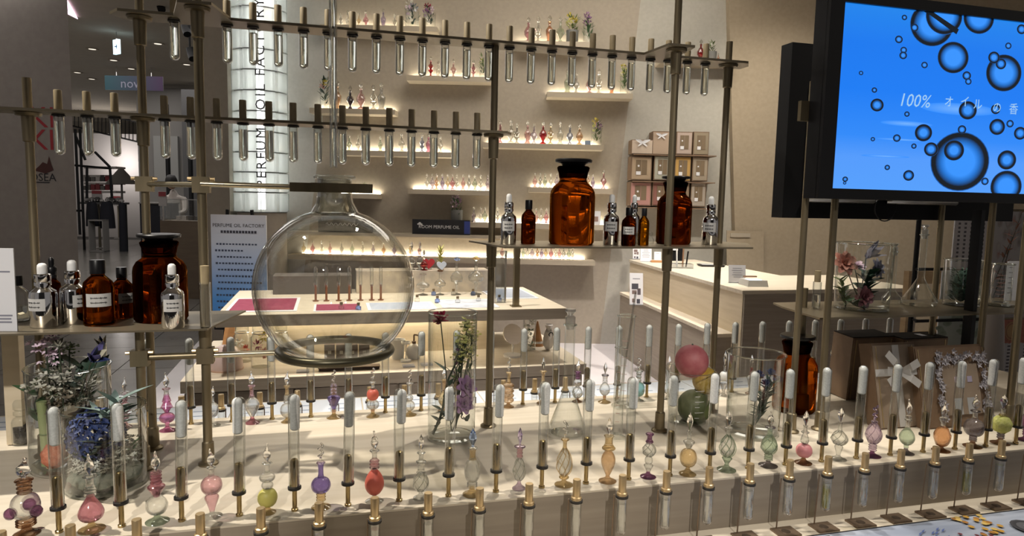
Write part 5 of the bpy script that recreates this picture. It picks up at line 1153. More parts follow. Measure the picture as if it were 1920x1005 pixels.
# ---------------------------------------------------------------- glass block column
cu, cv = uof(489, 6.72), 6.75
CB, CRd, CH = V(489, 397, 6.6).z, .235, .192
gc = thing('glass_block_column', 'glowing rounded column of glass blocks lettered PERFUME OIL FACTORY', 'column', UV(cu, cv, 0), -YAW)
add('plinth', B().lathe([(0, 0), (CRd*1.0, 0), (CRd*1.0, CB), (0, CB)], 28), MATS['taupe_plaster'], gc)
blockm = bpy.data.materials.new('glass_block'); blockm.use_nodes = True; nt = blockm.node_tree; nt.nodes.clear()
o_ = nt.nodes.new('ShaderNodeOutputMaterial'); mx = nt.nodes.new('ShaderNodeMixShader'); mx.inputs[0].default_value = .55; mx2 = nt.nodes.new('ShaderNodeMixShader'); mx2.inputs[0].default_value = .12
tr = nt.nodes.new('ShaderNodeBsdfTransparent'); tr.inputs[0].default_value = (.90, .91, .90, 1); tl = nt.nodes.new('ShaderNodeBsdfTranslucent'); tl.inputs[0].default_value = (.62, .64, .62, 1); gl = nt.nodes.new('ShaderNodeBsdfGlossy'); gl.inputs['Roughness'].default_value = .15
nt.links.new(tr.outputs[0], mx.inputs[1]); nt.links.new(tl.outputs[0], mx.inputs[2]); nt.links.new(mx.outputs[0], mx2.inputs[1]); nt.links.new(gl.outputs[0], mx2.inputs[2]); nt.links.new(mx2.outputs[0], o_.inputs[0])
nb = 10; bw = 2*CRd*sin(pi/nb)*.93
bm = B().box((0, 0, CH*.47), (.06, bw, CH*.93)).mesh('glass_block', blockm, False)
nc = int((4.0-CB)/CH)
MORT = mat('steel_joint', (.16, .17, .165), .4, .5)
for c in range(nc):
    add('joint_ring', B().torus((0, 0, CB+c*CH-.004), CRd, .006, 40, 5), MORT, gc)
    for k in range(nb):
        a = 2*pi*(k+.5)/nb; add('glass_block', bm, None, gc, (CRd*.97*cos(a), CRd*.97*sin(a), CB+c*CH), a)
add('light_core', B().lathe([(0, CB+.02), (.035, CB+.02), (.035, 3.98), (0, 3.98)], 12), mat('white_tube_light', (1, 1, 1), .5, emit=(1, 1.0, .97), es=5.5), gc)
tm_ = text_mesh('PERFUME OIL FACTORY', .135, 'LEFT', .002, INK, sp=1.25)
pz = V(492, 352, 6.48); mw = Matrix((Vector((0, 0, 1)), -HX, -HY)).transposed().to_4x4(); mw.translation = UV(uof(492, 6.48), 6.48, pz.z)
lo_ = add('lettering', tm_); lo_.parent = gc; bpy.context.view_layer.update(); lo_.matrix_world = mw
# ---------------------------------------------------------------- gift boxes on the right wall
GB = [('pale box with a white bow at the upper left of the wall boxes', 1184, 1223, 262, 288, 'bow', (.55, .45, .36)), ('taupe box with a large white bow in the top row', 1223, 1254, 246, 289, 'bow', (.40, .30, .22)), ('pale framed box in the top row of the wall boxes', 1267, 1297, 247, 290, 'w', (.42, .33, .28)), ('dark framed box at the top right of the wall boxes', 1299, 1328, 247, 291, 'w', (.26, .21, .14)),
      ('beige framed box in the middle row, leftmost', 1182, 1221, 293, 338, 'w', (.40, .30, .20)), ('white flowered box in the middle row, second from left', 1225, 1257, 292, 338, 'w', (.38, .37, .30)), ('golden framed box in the middle row behind the pole', 1264, 1294, 293, 340, 'w', (.46, .28, .08)), ('greyish framed box in the middle row, rightmost', 1297, 1326, 294, 340, 'w', (.32, .26, .19)),
      ('pink floral box in the bottom row, leftmost', 1180, 1220, 341, 386, 'w', (.42, .22, .19)), ('dark red floral box in the bottom row', 1222, 1258, 341, 386, 'w', (.24, .10, .08)), ('brown box in the bottom row behind the amber bottle', 1262, 1291, 341, 387, 'w', (.26, .19, .13)), ('grey floral box in the bottom row, rightmost', 1294, 1322, 342, 388, 'w', (.36, .31, .26))]
for lab, x0, x1, y0, y1, k, c in GB:
    v = 6.78; a, b, cpt = V(x0, y1, v), V(x1, y1, v), V((x0+x1)/2, y0, v); w = (b-a).length; q = (a+b)/2; h = cpt.z-q.z
    t = thing('framed_gift_box', lab, 'gift box', q, -YAW, 'gift boxes on the right wall'); cn = 'card_%d_%d_%d' % tuple(int(i*100) for i in c)
    add('box', B().box((0, .10, h/2), (w, .2, h)), KRAFT, t, smooth=False)
    if k == 'bow':
        add('face', B().box((0, -.002, h*.48), (w*.97, .004, h*.95)), mat(cn, c, .6), t, smooth=False)
        for s in (-1, 1): add('bow_loop', B().petal((0, -.01, h*.80), (s, -.2, .35), w*.38, w*.22, .1, (0, -1, 0), 3, .4), PAPER, t); add('bow_tail', B().petal((0, -.01, h*.80), (s*.7, -.1, -.6), w*.3, w*.12, .1, (0, -1, 0), 3, .4), PAPER, t)
    else:
        add('frame', B().box((0, -.002, h/2), (w*.9, .004, h*.92)), mat(cn, c, .6), t, smooth=False)
        for s in (-1, 1): add('panel', B().box((s*w*.14, -.006, h*.54), (w*.25, .004, h*.6)), mat('brown_panel', (.17, .12, .07), .6), t, smooth=False)
        add('tag', B().box((-w*.14, -.0095, h*.30), (w*.22, .002, h*.14)), PAPER, t, smooth=False); add('dot', B().lathe([(0, 0), (w*.05, 0)], 10), PAPER, t, (-w*.14, -.0095, h*.60), rot=(pi/2, 0, 0))
bs = thing('box_ledges', 'thin brown ledges carrying the wall gift boxes', 'ledge', UV(uof(1255, 6.9), WV, 0), -YAW)
for y in (290.5, 340.5, 389): q = V(1255, y, 6.8); add('ledge', B().box((0, -.13, q.z-.006), ((1330-1180)*6.9/F, .26, .010)), KRAFT, bs, smooth=False)
wshelf('plain shelf high on the right wall with red ornaments', 1238, 1374, 110, .24, .04, False); zs = V(1300, 110, 6.76).z
wbottle('ornate dark red glass bottle on the high right shelf', 1304, zs, 40, 'red', 0, 'ornaments on the high right shelf', wk=.5)
wbottle('dark glass bottle behind the brass pole on the high right shelf', 1280, zs, 36, 'dark', 2, 'ornaments on the high right shelf', wk=.4)
wbottle('small orange bottle at the right of the high right shelf', 1337, zs, 16, 'orange', 2, 'ornaments on the high right shelf', wk=.6)
bouquet('small plant in a pot on the high right shelf', 1325, zs, 44, 22, [WHITEP], glass=False, leaf=LEAFL)
# cupboard door outline and name plate on the far right wall
dr = struct(add('door_1', B().slab([V(1362, 640, 6.88), V(1431, 642, 6.88), V(1431, 434, 6.88), V(1362, 432, 6.88)], -.012), WALLB, smooth=False))
add('name_plate', B().box((0, 0, 0), (.20, .008, .04)), mat('pale_plate', (.38, .33, .26), .5), dr, V(1388, 441, 6.86), -YAW, smooth=False)
# ================================================================ things on the display table behind
TY = lambda px, py: Z(px, py, .85)
MAGM = noisy('burgundy_mat', (.24, .035, .075), (.29, .05, .10), (20, 20, 20), .6)
def mat_on(lab, x0, x1, y0, y1, m=MAGM, border=PAPER):
    t = thing('table_mat', lab, 'mat', ((x0+x1)/2, (y0+y1)/2, .85)); w, d = x1-x0, y1-y0
    add('border', B().box((0, 0, .002), (w, d, .004)), border, t, smooth=False); add('centre', B().box((0, 0, .0045), (w*.90, d*.86, .002)), m, t, smooth=False)
mat_on('burgundy mat with white border at the left end of the table', -.57, -.19, 3.93, 4.45)
mat_on('burgundy mat in the middle of the table seen through the flask', -.10, .16, 3.90, 4.16)
mat_on('pale blue printed sheet on the table seen through the flask', .20, .60, 3.90, 4.18, mat('blue_white_print', (.42, .47, .58), .5))
mat_on('pale blue printed sheet on the table behind the tall vase', .64, .98, 3.92, 4.25, noisy('blue_grey_checks', (.40, .43, .50), (.66, .68, .72), (12, 12, 1), .5))
mat_on('grey blue sheet at the right end of the table', 1.02, 1.33, 4.25, 4.75, mat('grey_blue_sheet', (.36, .40, .48), .5))
rs = thing('marble_riser', 'low marbled riser at the back of the table', 'riser', (.62, 4.72, .85))
add('block', B().box((0, 0, .075), (.92, .2, .15)), noisy('beige_marble', (.33, .29, .25), (.58, .50, .38), (9, 9, 9), .4, 0, 5), rs, smooth=False)
rs2 = thing('dark_riser', 'low dark riser at the back left of the table, seen through the flask', 'riser', (-.12, 4.72, .85)); add('block', B().box((0, 0, .06), (.5, .2, .12)), mat('dark_riser_paint', (.10, .085, .075), .6), rs2, smooth=False)
def goblet(lab, px, by, ty, w, m='clear', y=4.5, extra=None):
    p = Y(px, by, y); p.z = .85; H = Y(px, ty, y).z-.85; R = w/2*mpp(p); t = thing('glass_stand', lab, 'glass stand', p, group='glass stands on the table')
    add('foot', B().lathe([(0, 0), (R*.75, 0), (R*.7, .004), (R*.14, .012), (R*.14, H*.22)], 18), GC[m], t)
    add('knop', B().ball((0, 0, H*.26), R*.25, 10, 7), GC[m], t)
    add('bowl', B().lathe([(R*.15, H*.28), (R*.9, H*.36), (R, H*.46), (R*.7, H*.56), (R*.22, H*.62), (R*.2, H*.9)], 20), GC[m], t)
    add('top', B().lathe([(R*.2, H*.9), (R*.5, H*.92), (R*.5, H*.96), (R*.1, H)], 16), GC[extra or m], t)
for i, a in enumerate((('low glass stand on the table, leftmost beside the flask', 793, 545, 512, 26), ('glass stand with a brown top on the table', 825, 545, 505, 22), ('tall glass stand with a blue flower top on the table', 856, 545, 482, 24), ('tall wide glass carafe stand on the table', 892, 545, 480, 30))):
    goblet(*a, extra=('clear', 'brown', 'blue', 'gold')[i])
def onriser(lab, px, ty, col, w, y=4.70, heart=False):
    p = Y(px, 497, y); p.z = 1.0; H = Y(px, ty, y).z-1.0
    if heart:
        t = thing('heart_ornament', lab, 'ornament', p); s = H*.34
        pts = [(s*1.0*(16*sin(u)**3)/17, s*(13*cos(u)-5*cos(2*u)-2*cos(3*u)-cos(4*u))/17+s) for u in [2*pi*i/24 for i in range(24)]]
        add('heart', B().slab([(a, -.01, b) for a, b in pts], .02), col, t); add('stand', B().box((0, .0, .004), (s, .03, .008)), GC['clear'], t, smooth=False)
    else: bottle('perfume_bottle', lab, p, H, w*mpp(p)/2, [F_(col, 1, .12), ('egg', .4, 1, col), ('neck', .3, .4, 'clear')], n=12, group='bottles on the marble riser', stopkind='leaf')
onriser('clear bottle on the marble riser, leftmost', 772, 452, 'clear', 14); onriser('clear bottle on the marble riser, second from left', 787, 452, 'clear', 14)
onriser('red glass bottle on the marble riser', 795, 468, 'red', 14, 4.66); onriser('red heart ornament on the marble riser', 803, 470, mat('red_glass_heart', (.40, .03, .04), .25), 14, 4.73, True); onriser('white heart ornament on the marble riser', 827, 478, mat('pale_blue_heart', (.55, .60, .70), .25), 14, 4.66, True)
q = Y(826, 490, 4.76); q.z = 1.0; pl = thing('potted_plant', 'small yellow green plant on the marble riser', 'plant', q)
b = B()
for i in range(30): a = i*2.4; b.petal((0, 0, .02+.004*i), (cos(a), sin(a), 1.0), .05, .016, .1, (0, 0, 1), 3, .1)
add('leaves', b, YELP, pl); add('pot', B().lathe([(0, 0), (.02, 0), (.028, .04), (.02, .041)], 14), mat('grey_pot', (.16, .16, .15), .7), pl)
# row of vials on the printed sheets
for i, px in enumerate((592, 612, 635, 655, 676, 697, 714)):
    p = Y(px, 560, 4.3); p.z = .85; t = thing('table_vial', 'thin brown-stemmed vial on the table seen through the flask, %s from the left' % ordn(i), 'vial', p, group='vials on the table behind the flask')
    add('stem', B().lathe([(0, 0), (.018, 0), (.018, .006), (.007, .008), (.007, .10)], 12), mat('copper_stem', (.30, .14, .08), .35, .7), t); add('vial', B().lathe([(.009, .09), (.011, .10), (.011, .20), (.006, .215), (0, .217)], 12), GLASS_T, t)
for i, (px, py) in enumerate(((782, 570), (820, 572), (858, 573), (813, 558), (850, 558), (887, 558), (897, 570), (936, 570), (640, 585), (672, 586))):
    p = TY(px, py-4); t = thing('table_sample', 'tiny gold-capped sample bottle lying among the table sheets, %s' % ordn(i), 'sample', p, group='tiny samples on the table sheets')
    add('bottle', B().lathe([(0, 0), (.016, 0), (.016, .022), (.008, .026), (.008, .03)], 12), GC['blue' if i % 2 else 'clear'], t); add('cap', B().lathe([(0, .03), (.009, .03), (.009, .045), (0, .045)], 10), mat('dark_gold_cap', (.2, .15, .09), .4, .6), t)
ac = thing('acrylic_display', 'tall clear acrylic display near the right of the table', 'display', Y(937, 568, 4.1)); ac.location.z = .85; h = Y(937, 470, 4.1).z-.85
add('pane', B().box((0, 0, h/2), (.06, .012, h)), thin('acrylic', (.75, .78, .80), (.5, .52, .54), .15, .6, .08, 1.5), ac, smooth=False)
for s in (-1, 1): add('edge', B().box((s*.034, 0, h/2), (.008, .02, h)), SILVER, ac, smooth=False)
ps = thing('table_post', 'short square brown post standing at the right of the table', 'post', Y(967, 575, 3.95)); ps.location.z = .85
add('post', B().box((0, 0, .2), (.034, .034, .40)), BRASS, ps, smooth=False); add('foot', B().box((0, 0, .003), (.06, .06, .006)), BRASS, ps, smooth=False)
# ================================================================ things on the drawer bench (z = .5)
LZ = .5
def lp(px, py): return Z(px, py, LZ)
p = lp(424, 692); k = mpp(p); t = thing('pink_bowl_lamp', 'pinkish white dome on the drawer bench at left', 'bowl', p)
add('dome', B().lathe([(0, .002), (29*k, .002), (30*k, .02), (28*k, 28*k), (20*k, 40*k), (10*k, 45*k), (0, 46*k)], 28), mat('pinkish_white_glass', (.70, .55, .53), .3), t); add('base', B().lathe([(0, 0), (31*k, 0), (31*k, .008), (0, .008)], 28), mat('peach_base', (.6, .4, .3), .4), t)
bd = thing('wooden_board', 'orange brown wooden board leaning at the left of the drawer bench', 'board', lp(424, 655)+Vector((0, .1, 0)), rot=(radians(-10), radians(8), 0)); add('plank', B().box((0, 0, .12), (.075, .02, .24)), noisy('orange_wood', (.36, .17, .06), (.42, .22, .09), (4, 4, 30), .5), bd, smooth=False)
for i, (px, by, ty, w, cs, lab) in enumerate(((455, 678, 612, 30, [mat('bright_orange_petal', (.6, .1, .04), .6), WHITEP], 'glass jar of orange and white flowers on the drawer bench'), (489, 688, 612, 34, [PEACH, REDP, MATS['bright_yellow_petal']], 'glass jar of peach and wine flowers on the drawer bench'), (528, 672, 612, 26, [YELP, WHITEP], 'glass jar of green sprigs on the drawer bench, seen through the flask'))):
    p = lp(px, by); k = mpp(p); H = Y(px, ty, p.y).z-LZ; R = w/2*k; t = thing('flower_jar', lab, 'jar', p)
    add('jar', B().lathe([(0, .002), (R, .002), (R, H*.75), (R*.8, H*.82), (R*.8, H)], 24), GLASS_V, t); add('clip', B().torus((0, 0, H*.84), R*.84, .003, 24, 5), SILVER, t)
    for j, c in enumerate(cs):
        b = B()
        for q in range(30):
            d = Vector((random.gauss(0, 1), random.gauss(0, 1), random.gauss(0, 1))).normalized(); b.petal(Vector((R*.35*(1-2*(j % 2)), 0, H*(.35+.2*j)))+d*R*.25, d+Vector((0, 0, .3)), R*.4, R*.35, .1, tuple(d), 2, .6)
        add('blooms', b, c, t)
for i, px in enumerate((618, 640, 661, 683)):
    p = lp(px, 674); k = mpp(p); t = thing('small_brown_box', 'small dark brown box on the drawer bench, %s of four' % ordn(i), 'box', p, group='small brown boxes on the drawer bench')
    add('box', B().box((0, .02, 14*k), (19*k, .05, 28*k)), mat('chocolate_card', (.06, .035, .03), .5), t, smooth=False); add('sticker', B().box((0, -.006, 14*k), (6*k, .002, 6*k)), LABELM, t, smooth=False)
ty_ = thing('dark_tray', 'flat dark tray in front of the small brown boxes', 'tray', lp(655, 692)); add('tray', B().box((0, 0, .008), (.34, .05, .016)), MATS['chocolate_card'], ty_, smooth=False); add('rim', B().box((0, 0, .017), (.35, .06, .003)), KRAFT, ty_, smooth=False)
WCER = mat('white_ceramic', (.70, .69, .66), .3)
p = lp(746, 672); k = mpp(p); t = thing('white_pot', 'white ceramic tumbler on the drawer bench', 'pot', p); add('tumbler', B().lathe([(0, 0), (11*k, 0), (14*k, 36*k), (13*k, 36*k), (10.5*k, 2*k), (0, 2*k)], 22), WCER, t); add('rim', B().torus((0, 0, 36*k), 13.5*k, .6*k, 22, 5), WCER, t)
p = lp(776, 672); k = mpp(p); t = thing('pump_bottle', 'round white pump bottle on the drawer bench', 'bottle', p)
add('body', B().lathe([(0, 0), (11*k, 0), (14*k, 8*k), (13*k, 20*k), (7*k, 27*k), (3*k, 28*k), (3*k, 31*k)], 24), WCER, t)
add('pump', B().tube([(0, 0, 29*k), (0, 0, 44*k), (0, 0, 45*k), (5*k, -2*k, 45*k), (10*k, -3*k, 42*k)], 1.6*k, 8), mat('bronze_pump', (.2, .14, .1), .3, .9), t); add('collar', B().lathe([(0, 29*k), (4*k, 29*k), (4*k, 33*k), (0, 34*k)], 14), MATS['bronze_pump'], t)
p = lp(761, 678); k = mpp(p); t = thing('white_dish_stand', 'little white pedestal dish before the pump bottle', 'dish', p); add('foot', B().lathe([(0, 0), (10*k, 0), (10*k, 4*k), (0, 5*k)], 20), WCER, t); add('stem', B().tube([(0, 0, 4*k), (0, 0, 34*k)], 1.2*k, 8), SILVER, t); add('dish', B().lathe([(0, 33*k), (8*k, 34*k), (9*k, 38*k), (8*k, 38*k)], 18), WCER, t)
for i, (px, py) in enumerate(((568, 697), (766, 687), (800, 684))):
    p = lp(px, py); t = thing('striped_card', 'small grey striped price card on the bench edge, %s from the left' % ordn(i), 'card', p, group='striped cards on the bench edge'); add('card', B().box((0, 0, .004), (.07, .05, .008)), PAPER, t, smooth=False)
    for j in (-1, 1): add('stripe', B().box((0, j*.013, .0085), (.07, .009, .001)), mat('slate_stripe', (.2, .2, .24), .6), t, smooth=False)
p = lp(961, 668); k = mpp(p); t = thing('table_mirror', 'round table mirror on a white foot at the right of the bench', 'mirror', p)
add('foot', B().lathe([(0, 0), (17*k, 0), (17*k, 4*k), (0, 6*k)], 24), WCER, t); add('stem', B().tube([(0, 0, 4*k), (0, 0, 30*k)], 2*k, 10), CHROME, t)
add('mirror', B().lathe([(0, -.004), (20*k, -.004), (20*k, .004), (0, .004)], 30), CHROME, t, (0, 0, 42*k), rot=(radians(60), radians(25), 0))
p = lp(992, 655); k = mpp(p); t = thing('white_flower_jar', 'tall glass jar of white roses at the right of the bench', 'jar', p); R = 12*k; H = 58*k
add('jar', B().lathe([(0, .002), (R, .002), (R, H*.9), (R*1.05, H)], 22), GLASS_V, t)
for j in range(6):
    b = B()
    for q in range(18):
        d = Vector((random.gauss(0, 1), random.gauss(0, 1), random.gauss(0, 1))).normalized(); b.petal(Vector((R*.4*cos(j*2.4), R*.4*sin(j*2.4), H*(.15+.15*j)))+d*R*.2, d+Vector((0, 0, .3)), R*.42, R*.4, .1, tuple(d), 2, .6)
    add('bloom', b, WHITEP if j % 3 else LEAF, t)
p = lp(1007, 648); t = thing('brown_paper_cone', 'orange brown paper cone behind the white roses', 'cone', p); add('cone', B().lathe([(0, 0), (.045, 0), (.005, .17), (0, .172)], 16), MATS['orange_wood'], t); add('band', B().lathe([(.041, .02), (.042, .021), (.038, .035), (.037, .034)], 16), LABELM, t)
p = lp(1028, 656); k = mpp(p); t = thing('white_gift_bag', 'crumpled white gift bag with a dark tie at the bench end', 'bag', p); add('bag', B().ball((0, 0, 20*k), 1, 12, 8, (11*k, 7*k, 20*k), .14), mat('white_tissue', (.6, .57, .54), .6), t, smooth=False); add('tie', B().torus((3*k, -5*k, 30*k), 4*k, 1*k, 14, 5, 'Y'), BLACK2, t); add('frill', B().lathe([(2*k, 36*k), (8*k, 47*k), (6*k, 49*k)], 9), MATS['white_tissue'], t, smooth=False)
# ================================================================ poster on an easel
PV = 5.2
ps = thing('poster_board', 'white easel poster headed PERFUME OIL FACTORY with a blue lower half', 'poster', UV(uof(447, PV), PV, 0), -YAW)
w = (V(504, 404, PV)-V(400, 402, PV)).length; zb = V(447, 612, PV).z; zt_ = V(450, 403, PV).z; h = zt_-zb
pn = add('panel', B().box((0, 0, zb+h/2), (w, .012, h)), PAPER, ps, smooth=False)
pt = Print(); pt.grad(-w/2, 0, w/2, h, [(0, (.06, .30, .85)), (.25, (.12, .38, .88)), (.5, (.40, .55, .85)), (.75, (.62, .68, .80)), (1, (.70, .71, .78))])
for r in range(12):
    n = random.randint(9, 14); x0 = -w*.42+random.uniform(0, .06)*w
    for c in range(n): pt.rect(x0+c*w*.058, h*(.74-.057*r), w*.04, h*random.uniform(.012, .018), (.06, .08, .14))
for c in range(12): pt.rect(-w*.30+c*w*.055, h*.85, w*.042, h*.022, (.05, .05, .07))
add('print', pt.mesh('print', PR), None, pn, (0, -.0075, zb))
add('lettering', text_mesh('PERFUME OIL FACTORY', w*.088, mat=INK), None, pn, (.0, -.009, zb+h*.905), rot=(pi/2, 0, 0))
for s in (-1, 1): add('easel_leg', B().tube([(s*w*.22, .02, zt_+.04), (s*w*.42, .10, 0)], .014, 8), BLACK2, ps)
add('easel_leg', B().tube([(0, .05, zt_-.05), (0, .5, 0)], .014, 8), BLACK2, ps); add('ledge', B().box((0, -.01, zb-.012), (w*.9, .05, .02)), BLACK2, ps, smooth=False)
# ================================================================ checkout counter things (z = .93)
KZ = .93
def standcard(lab, px, by, ty, wpx, lean=-10, rz=-YAW, name='counter_card', marks=3, z=KZ, photo=False):
    p = Z(px, by, z); k = mpp(p); h = Y(px, ty, p.y).z-z; w = wpx*k; t = thing(name, lab, 'card', p, rot=(radians(lean), 0, rz))
    add('card', B().box((0, 0, h/2), (w, .004, h)), PAPER, t, smooth=False); pt = Print()
    for r in range(marks): pt.rect(0, h*(.82-.6*r/max(1, marks)), w*random.uniform(.4, .75), h*.03, (.3, .3, .34))
    if photo:
        for x, zz, ww, hh in ((-.1, .58, .5, .18), (-.15, .40, .35, .12), (.2, .42, .25, .2), (-.22, .14, .2, .12), (.15, .12, .25, .14)): pt.rect(w*x, h*zz, w*ww, h*hh, random.choice([(.10, .08, .09), (.2, .14, .13), (.06, .06, .08)]))
    add('print', pt.mesh('print', PR), None, t, (0, -.0025, 0))['kind'] = 'stuff'
    add('foot', B().box((0, .012, .003), (w, .03, .006)), thin('acrylic', (.75, .78, .8)), t, smooth=False)
    return t
standcard('grey and white card at the far end of the checkout counter', 1193, 486, 459, 13, photo=True)
standcard('white text card beside the grey one on the checkout counter', 1211, 491, 463, 21, marks=6)
t = standcard('white card on a brown block stand behind the brass pole', 1233, 492, 472, 13, marks=1)
add('block', B().box((0, .01, .008), (.13, .07, .02)), MATS['orange_wood'], t, smooth=False)
standcard('white payment card sign with two columns, front of the checkout counter', 1382, 531, 497, 32, marks=5)
standcard('white photo leaflet leaning on the lower step of the checkout counter', 1193, 572, 512, 25, -12, name='step_leaflet', z=.62, photo=True, marks=1)
p = Z(1418, 537, KZ); k = mpp(p); t = thing('card_terminal', 'pale grey card terminal with a lit white screen', 'terminal', p, radians(-10)); add('body', B().box((0, .05, .022), (.15, .16, .044), 0, .9), mat('pale_grey_plastic', (.5, .5, .48), .4), t, smooth=False); add('screen', B().box((-.01, .03, .0455), (.09, .08, .002)), mat('lit_screen', (.6, .65, .75), .4, emit=(.7, .8, 1), es=.5), t, smooth=False); add('pen', B().tube([(-.04, .13, .055), (.06, .13, .055)], .006, 8), mat('pinkish_copper', (.5, .3, .2), .3, .9), t)
p = Z(1277, 503, KZ); t = thing('acrylic_tray', 'clear acrylic tray of pens on the checkout counter', 'tray', p, -YAW); add('tray', B().box((0, .03, .02), (.20, .12, .04)), thin('acrylic', (.75, .78, .8)), t, smooth=False)
for j, (x, h) in enumerate(((-.03, .22), (.02, .17), (.05, .15))): add('pen', B().tube([(x, .03, .01), (x-.01+j*.012, .03, h)], .007, 8), (WHITE, MATS['pinkish_copper'], BLACK)[j], t)
p = Z(1283, 492, KZ); t = thing('receipt_printer', 'black receipt printer behind the acrylic tray', 'printer', p+Vector((0, .18, 0)), -YAW); add('body', B().box((0, .05, .08), (.16, .15, .16), 0, .85), BLACK, t, smooth=False); add('paper', B().box((-.02, -.03, .15), (.07, .004, .09)), PAPER, t, smooth=False)
p = Z(1335, 500, KZ); t = thing('cash_tray', 'shallow black cash tray on the checkout counter', 'tray', p, -YAW); add('tray', B().box((0, .04, .008), (.20, .14, .016), 0, 1.12), BLACK, t, smooth=False); add('liner', B().box((0, .04, .017), (.18, .12, .002)), mat('grey_liner', (.3, .3, .3), .6), t, smooth=False)
p = Z(1322, 486, KZ); t = thing('tablet_stand', 'white tablet on a slanted stand behind the cash tray', 'tablet', p+Vector((0, .25, 0)), -YAW); add('tablet', B().box((0, 0, 0), (.26, .012, .19)), mat('pale_tablet', (.42, .41, .38), .4), t, (-.01, .02, .15), rot=(radians(-40), 0, 0), smooth=False); add('leg', B().tube([(0, .06, 0), (0, .03, .14)], .012, 8), BLACK, t)
# ================================================================ the passage at the left
def at_floor(px, py): return Z(px, py, 0)
# banner and exit sign
bn = thing('hanging_banner', 'blue to purple banner with the word now hanging in the passage', 'banner', V(251, 156, 14), -YAW)
w = (V(306, 158, 14)-V(197, 154, 14)).length; h = V(250, 142, 14).z-V(250, 169, 14).z
pt = Print(); 
for i in range(8):
    a, b = -w/2+w*i/8, -w/2+w*(i+1)/8; f = lambda u: (.008+.022*u, .05*(1-u)+.006, .075-.03*u)
    c0, c1 = f(i/8), f((i+1)/8); pt.poly([(a, -h/2), (b, -h/2), (b, h/2), (a, h/2)], None, [c0, c1, c1, c0])
add('sheet', B().box((0, .012, 0), (w, .02, h)), MATS['sign_black'], bn, smooth=False); add('print', pt.mesh('print', PR), None, bn, (0, -.001, 0))
add('lettering', text_mesh('now', h*.9, mat=mat('pale_violet_ink', (.20, .20, .27), .6)), None, bn, (-w*.04, -.004, -h*.05), rot=(pi/2, 0, 0))
for s in (-.3, .3): add('cord', B().tube([(w*s, .01, h/2), (w*s, .01, 4.0-bn.location.z)], .006, 5), SILVER, bn)
ex = thing('exit_sign', 'glowing pale blue exit sign with an arrow under the passage ceiling', 'sign', V(219, 88, 11), -YAW+radians(-35))
h = V(219, 75, 11).z-V(219, 102, 11).z
add('panel', B().box((0, 0, 0), (.16, .04, h)), mat('exit_glow', (.5, .6, .6), .5, emit=(.50, .80, .95), es=.7), ex, smooth=False)
EXB = mat('exit_blue', (.02, .08, .22), .6)
add('arrow', B().slab([(-.05, -.023, .0), (.03, -.023, -.012), (.03, -.023, -.05), (.06, -.023, .0), (.03, -.023, .05), (.03, -.023, .012)], .002), EXB, ex, smooth=False)
add('hanger', B().tube([(0, 0, h/2), (0, 0, 4.0-ex.location.z)], .01, 6), SILVER, ex)
DL = mat('dim_downlight', (.4, .38, .35), .5, emit=(1, .9, .75), es=.4)
for i, (px, py) in enumerate(((145, 136), (173, 92), (213, 113), (350, 121), (296, 82), (172, 148), (246, 129))):
    p = Z(px, py, 3.995); t = thing('downlight', 'small round ceiling downlight in the passage, %s from the left' % ordn([0, 2, 3, 6, 5, 1, 4][i]), 'downlight', p, group='passage downlights'); add('ring', B().lathe([(.05, 0), (.10, -.012), (.10, 0)], 16), MATS['ceiling_paint'], t); add('lens', B().lathe([(0, -.004), (.06, -.004)], 16), DL, t)
for i, (px, py, lab) in enumerate(((298, 6, 'dark ceiling spotlight above the upper plate, left'), (346, 52, 'dark ceiling spotlight beside the second brass pole'), (356, 98, 'dark angled ceiling bracket behind the brass pole'))):
    p = V(px, py, 9.5); t = thing('ceiling_spotlight', lab, 'spotlight', p, -YAW); add('can', B().tube([(0, 0, .06), (.02, 0, -.02), (.06, -.05, -.10)], [.05, .055, .05], 12), BLACK2, t); add('stem', B().tube([(0, 0, .05), (0, 0, 4.0-p.z)], .015, 8), BLACK2, t)
# stanchion signs
def stanchion(lab, px, by, ty, sw, sh, z=1):
    p = at_floor(px, by); k = mpp(p); H = V(px, ty, p.dot(HY)).z; t = thing('stanchion_sign', lab, 'sign stand', p, -YAW, 'stanchion signs in the passage')
    add('base', B().lathe([(0, 0), (.16, 0), (.15, .02), (.02, .03)], 18), SILVER, t); add('post', B().tube([(0, 0, .02), (0, 0, H)], .035, 10), noisy('tan_post', (.27, .24, .18), (.3, .27, .2), (5, 5, 5), .5), t)
    q = add('sign', B().box((0, -.05, H-sh*k*.5+.05), (sw*k, .02, sh*k)), mat('far_white_card', (.48, .46, .46), .6), t, smooth=False); add('header', B().box((0, -.062, H-sh*k*.12+.05), (sw*k*.95, .004, sh*k*.25)), mat('muted_red', (.30, .05, .06), .6), q, smooth=False); add('text_block', B().box((0, -.062, H-sh*k*.68+.05), (sw*k*.7, .004, sh*k*.2)), mat('far_dark_ink', (.06, .05, .06), .6), q, smooth=False)
stanchion('stanchion with a red-topped white notice, nearer one in the passage', 188, 465, 361, 19, 25)
stanchion('stanchion post farther back in the passage, notice half hidden', 224, 447, 371, 14, 18)
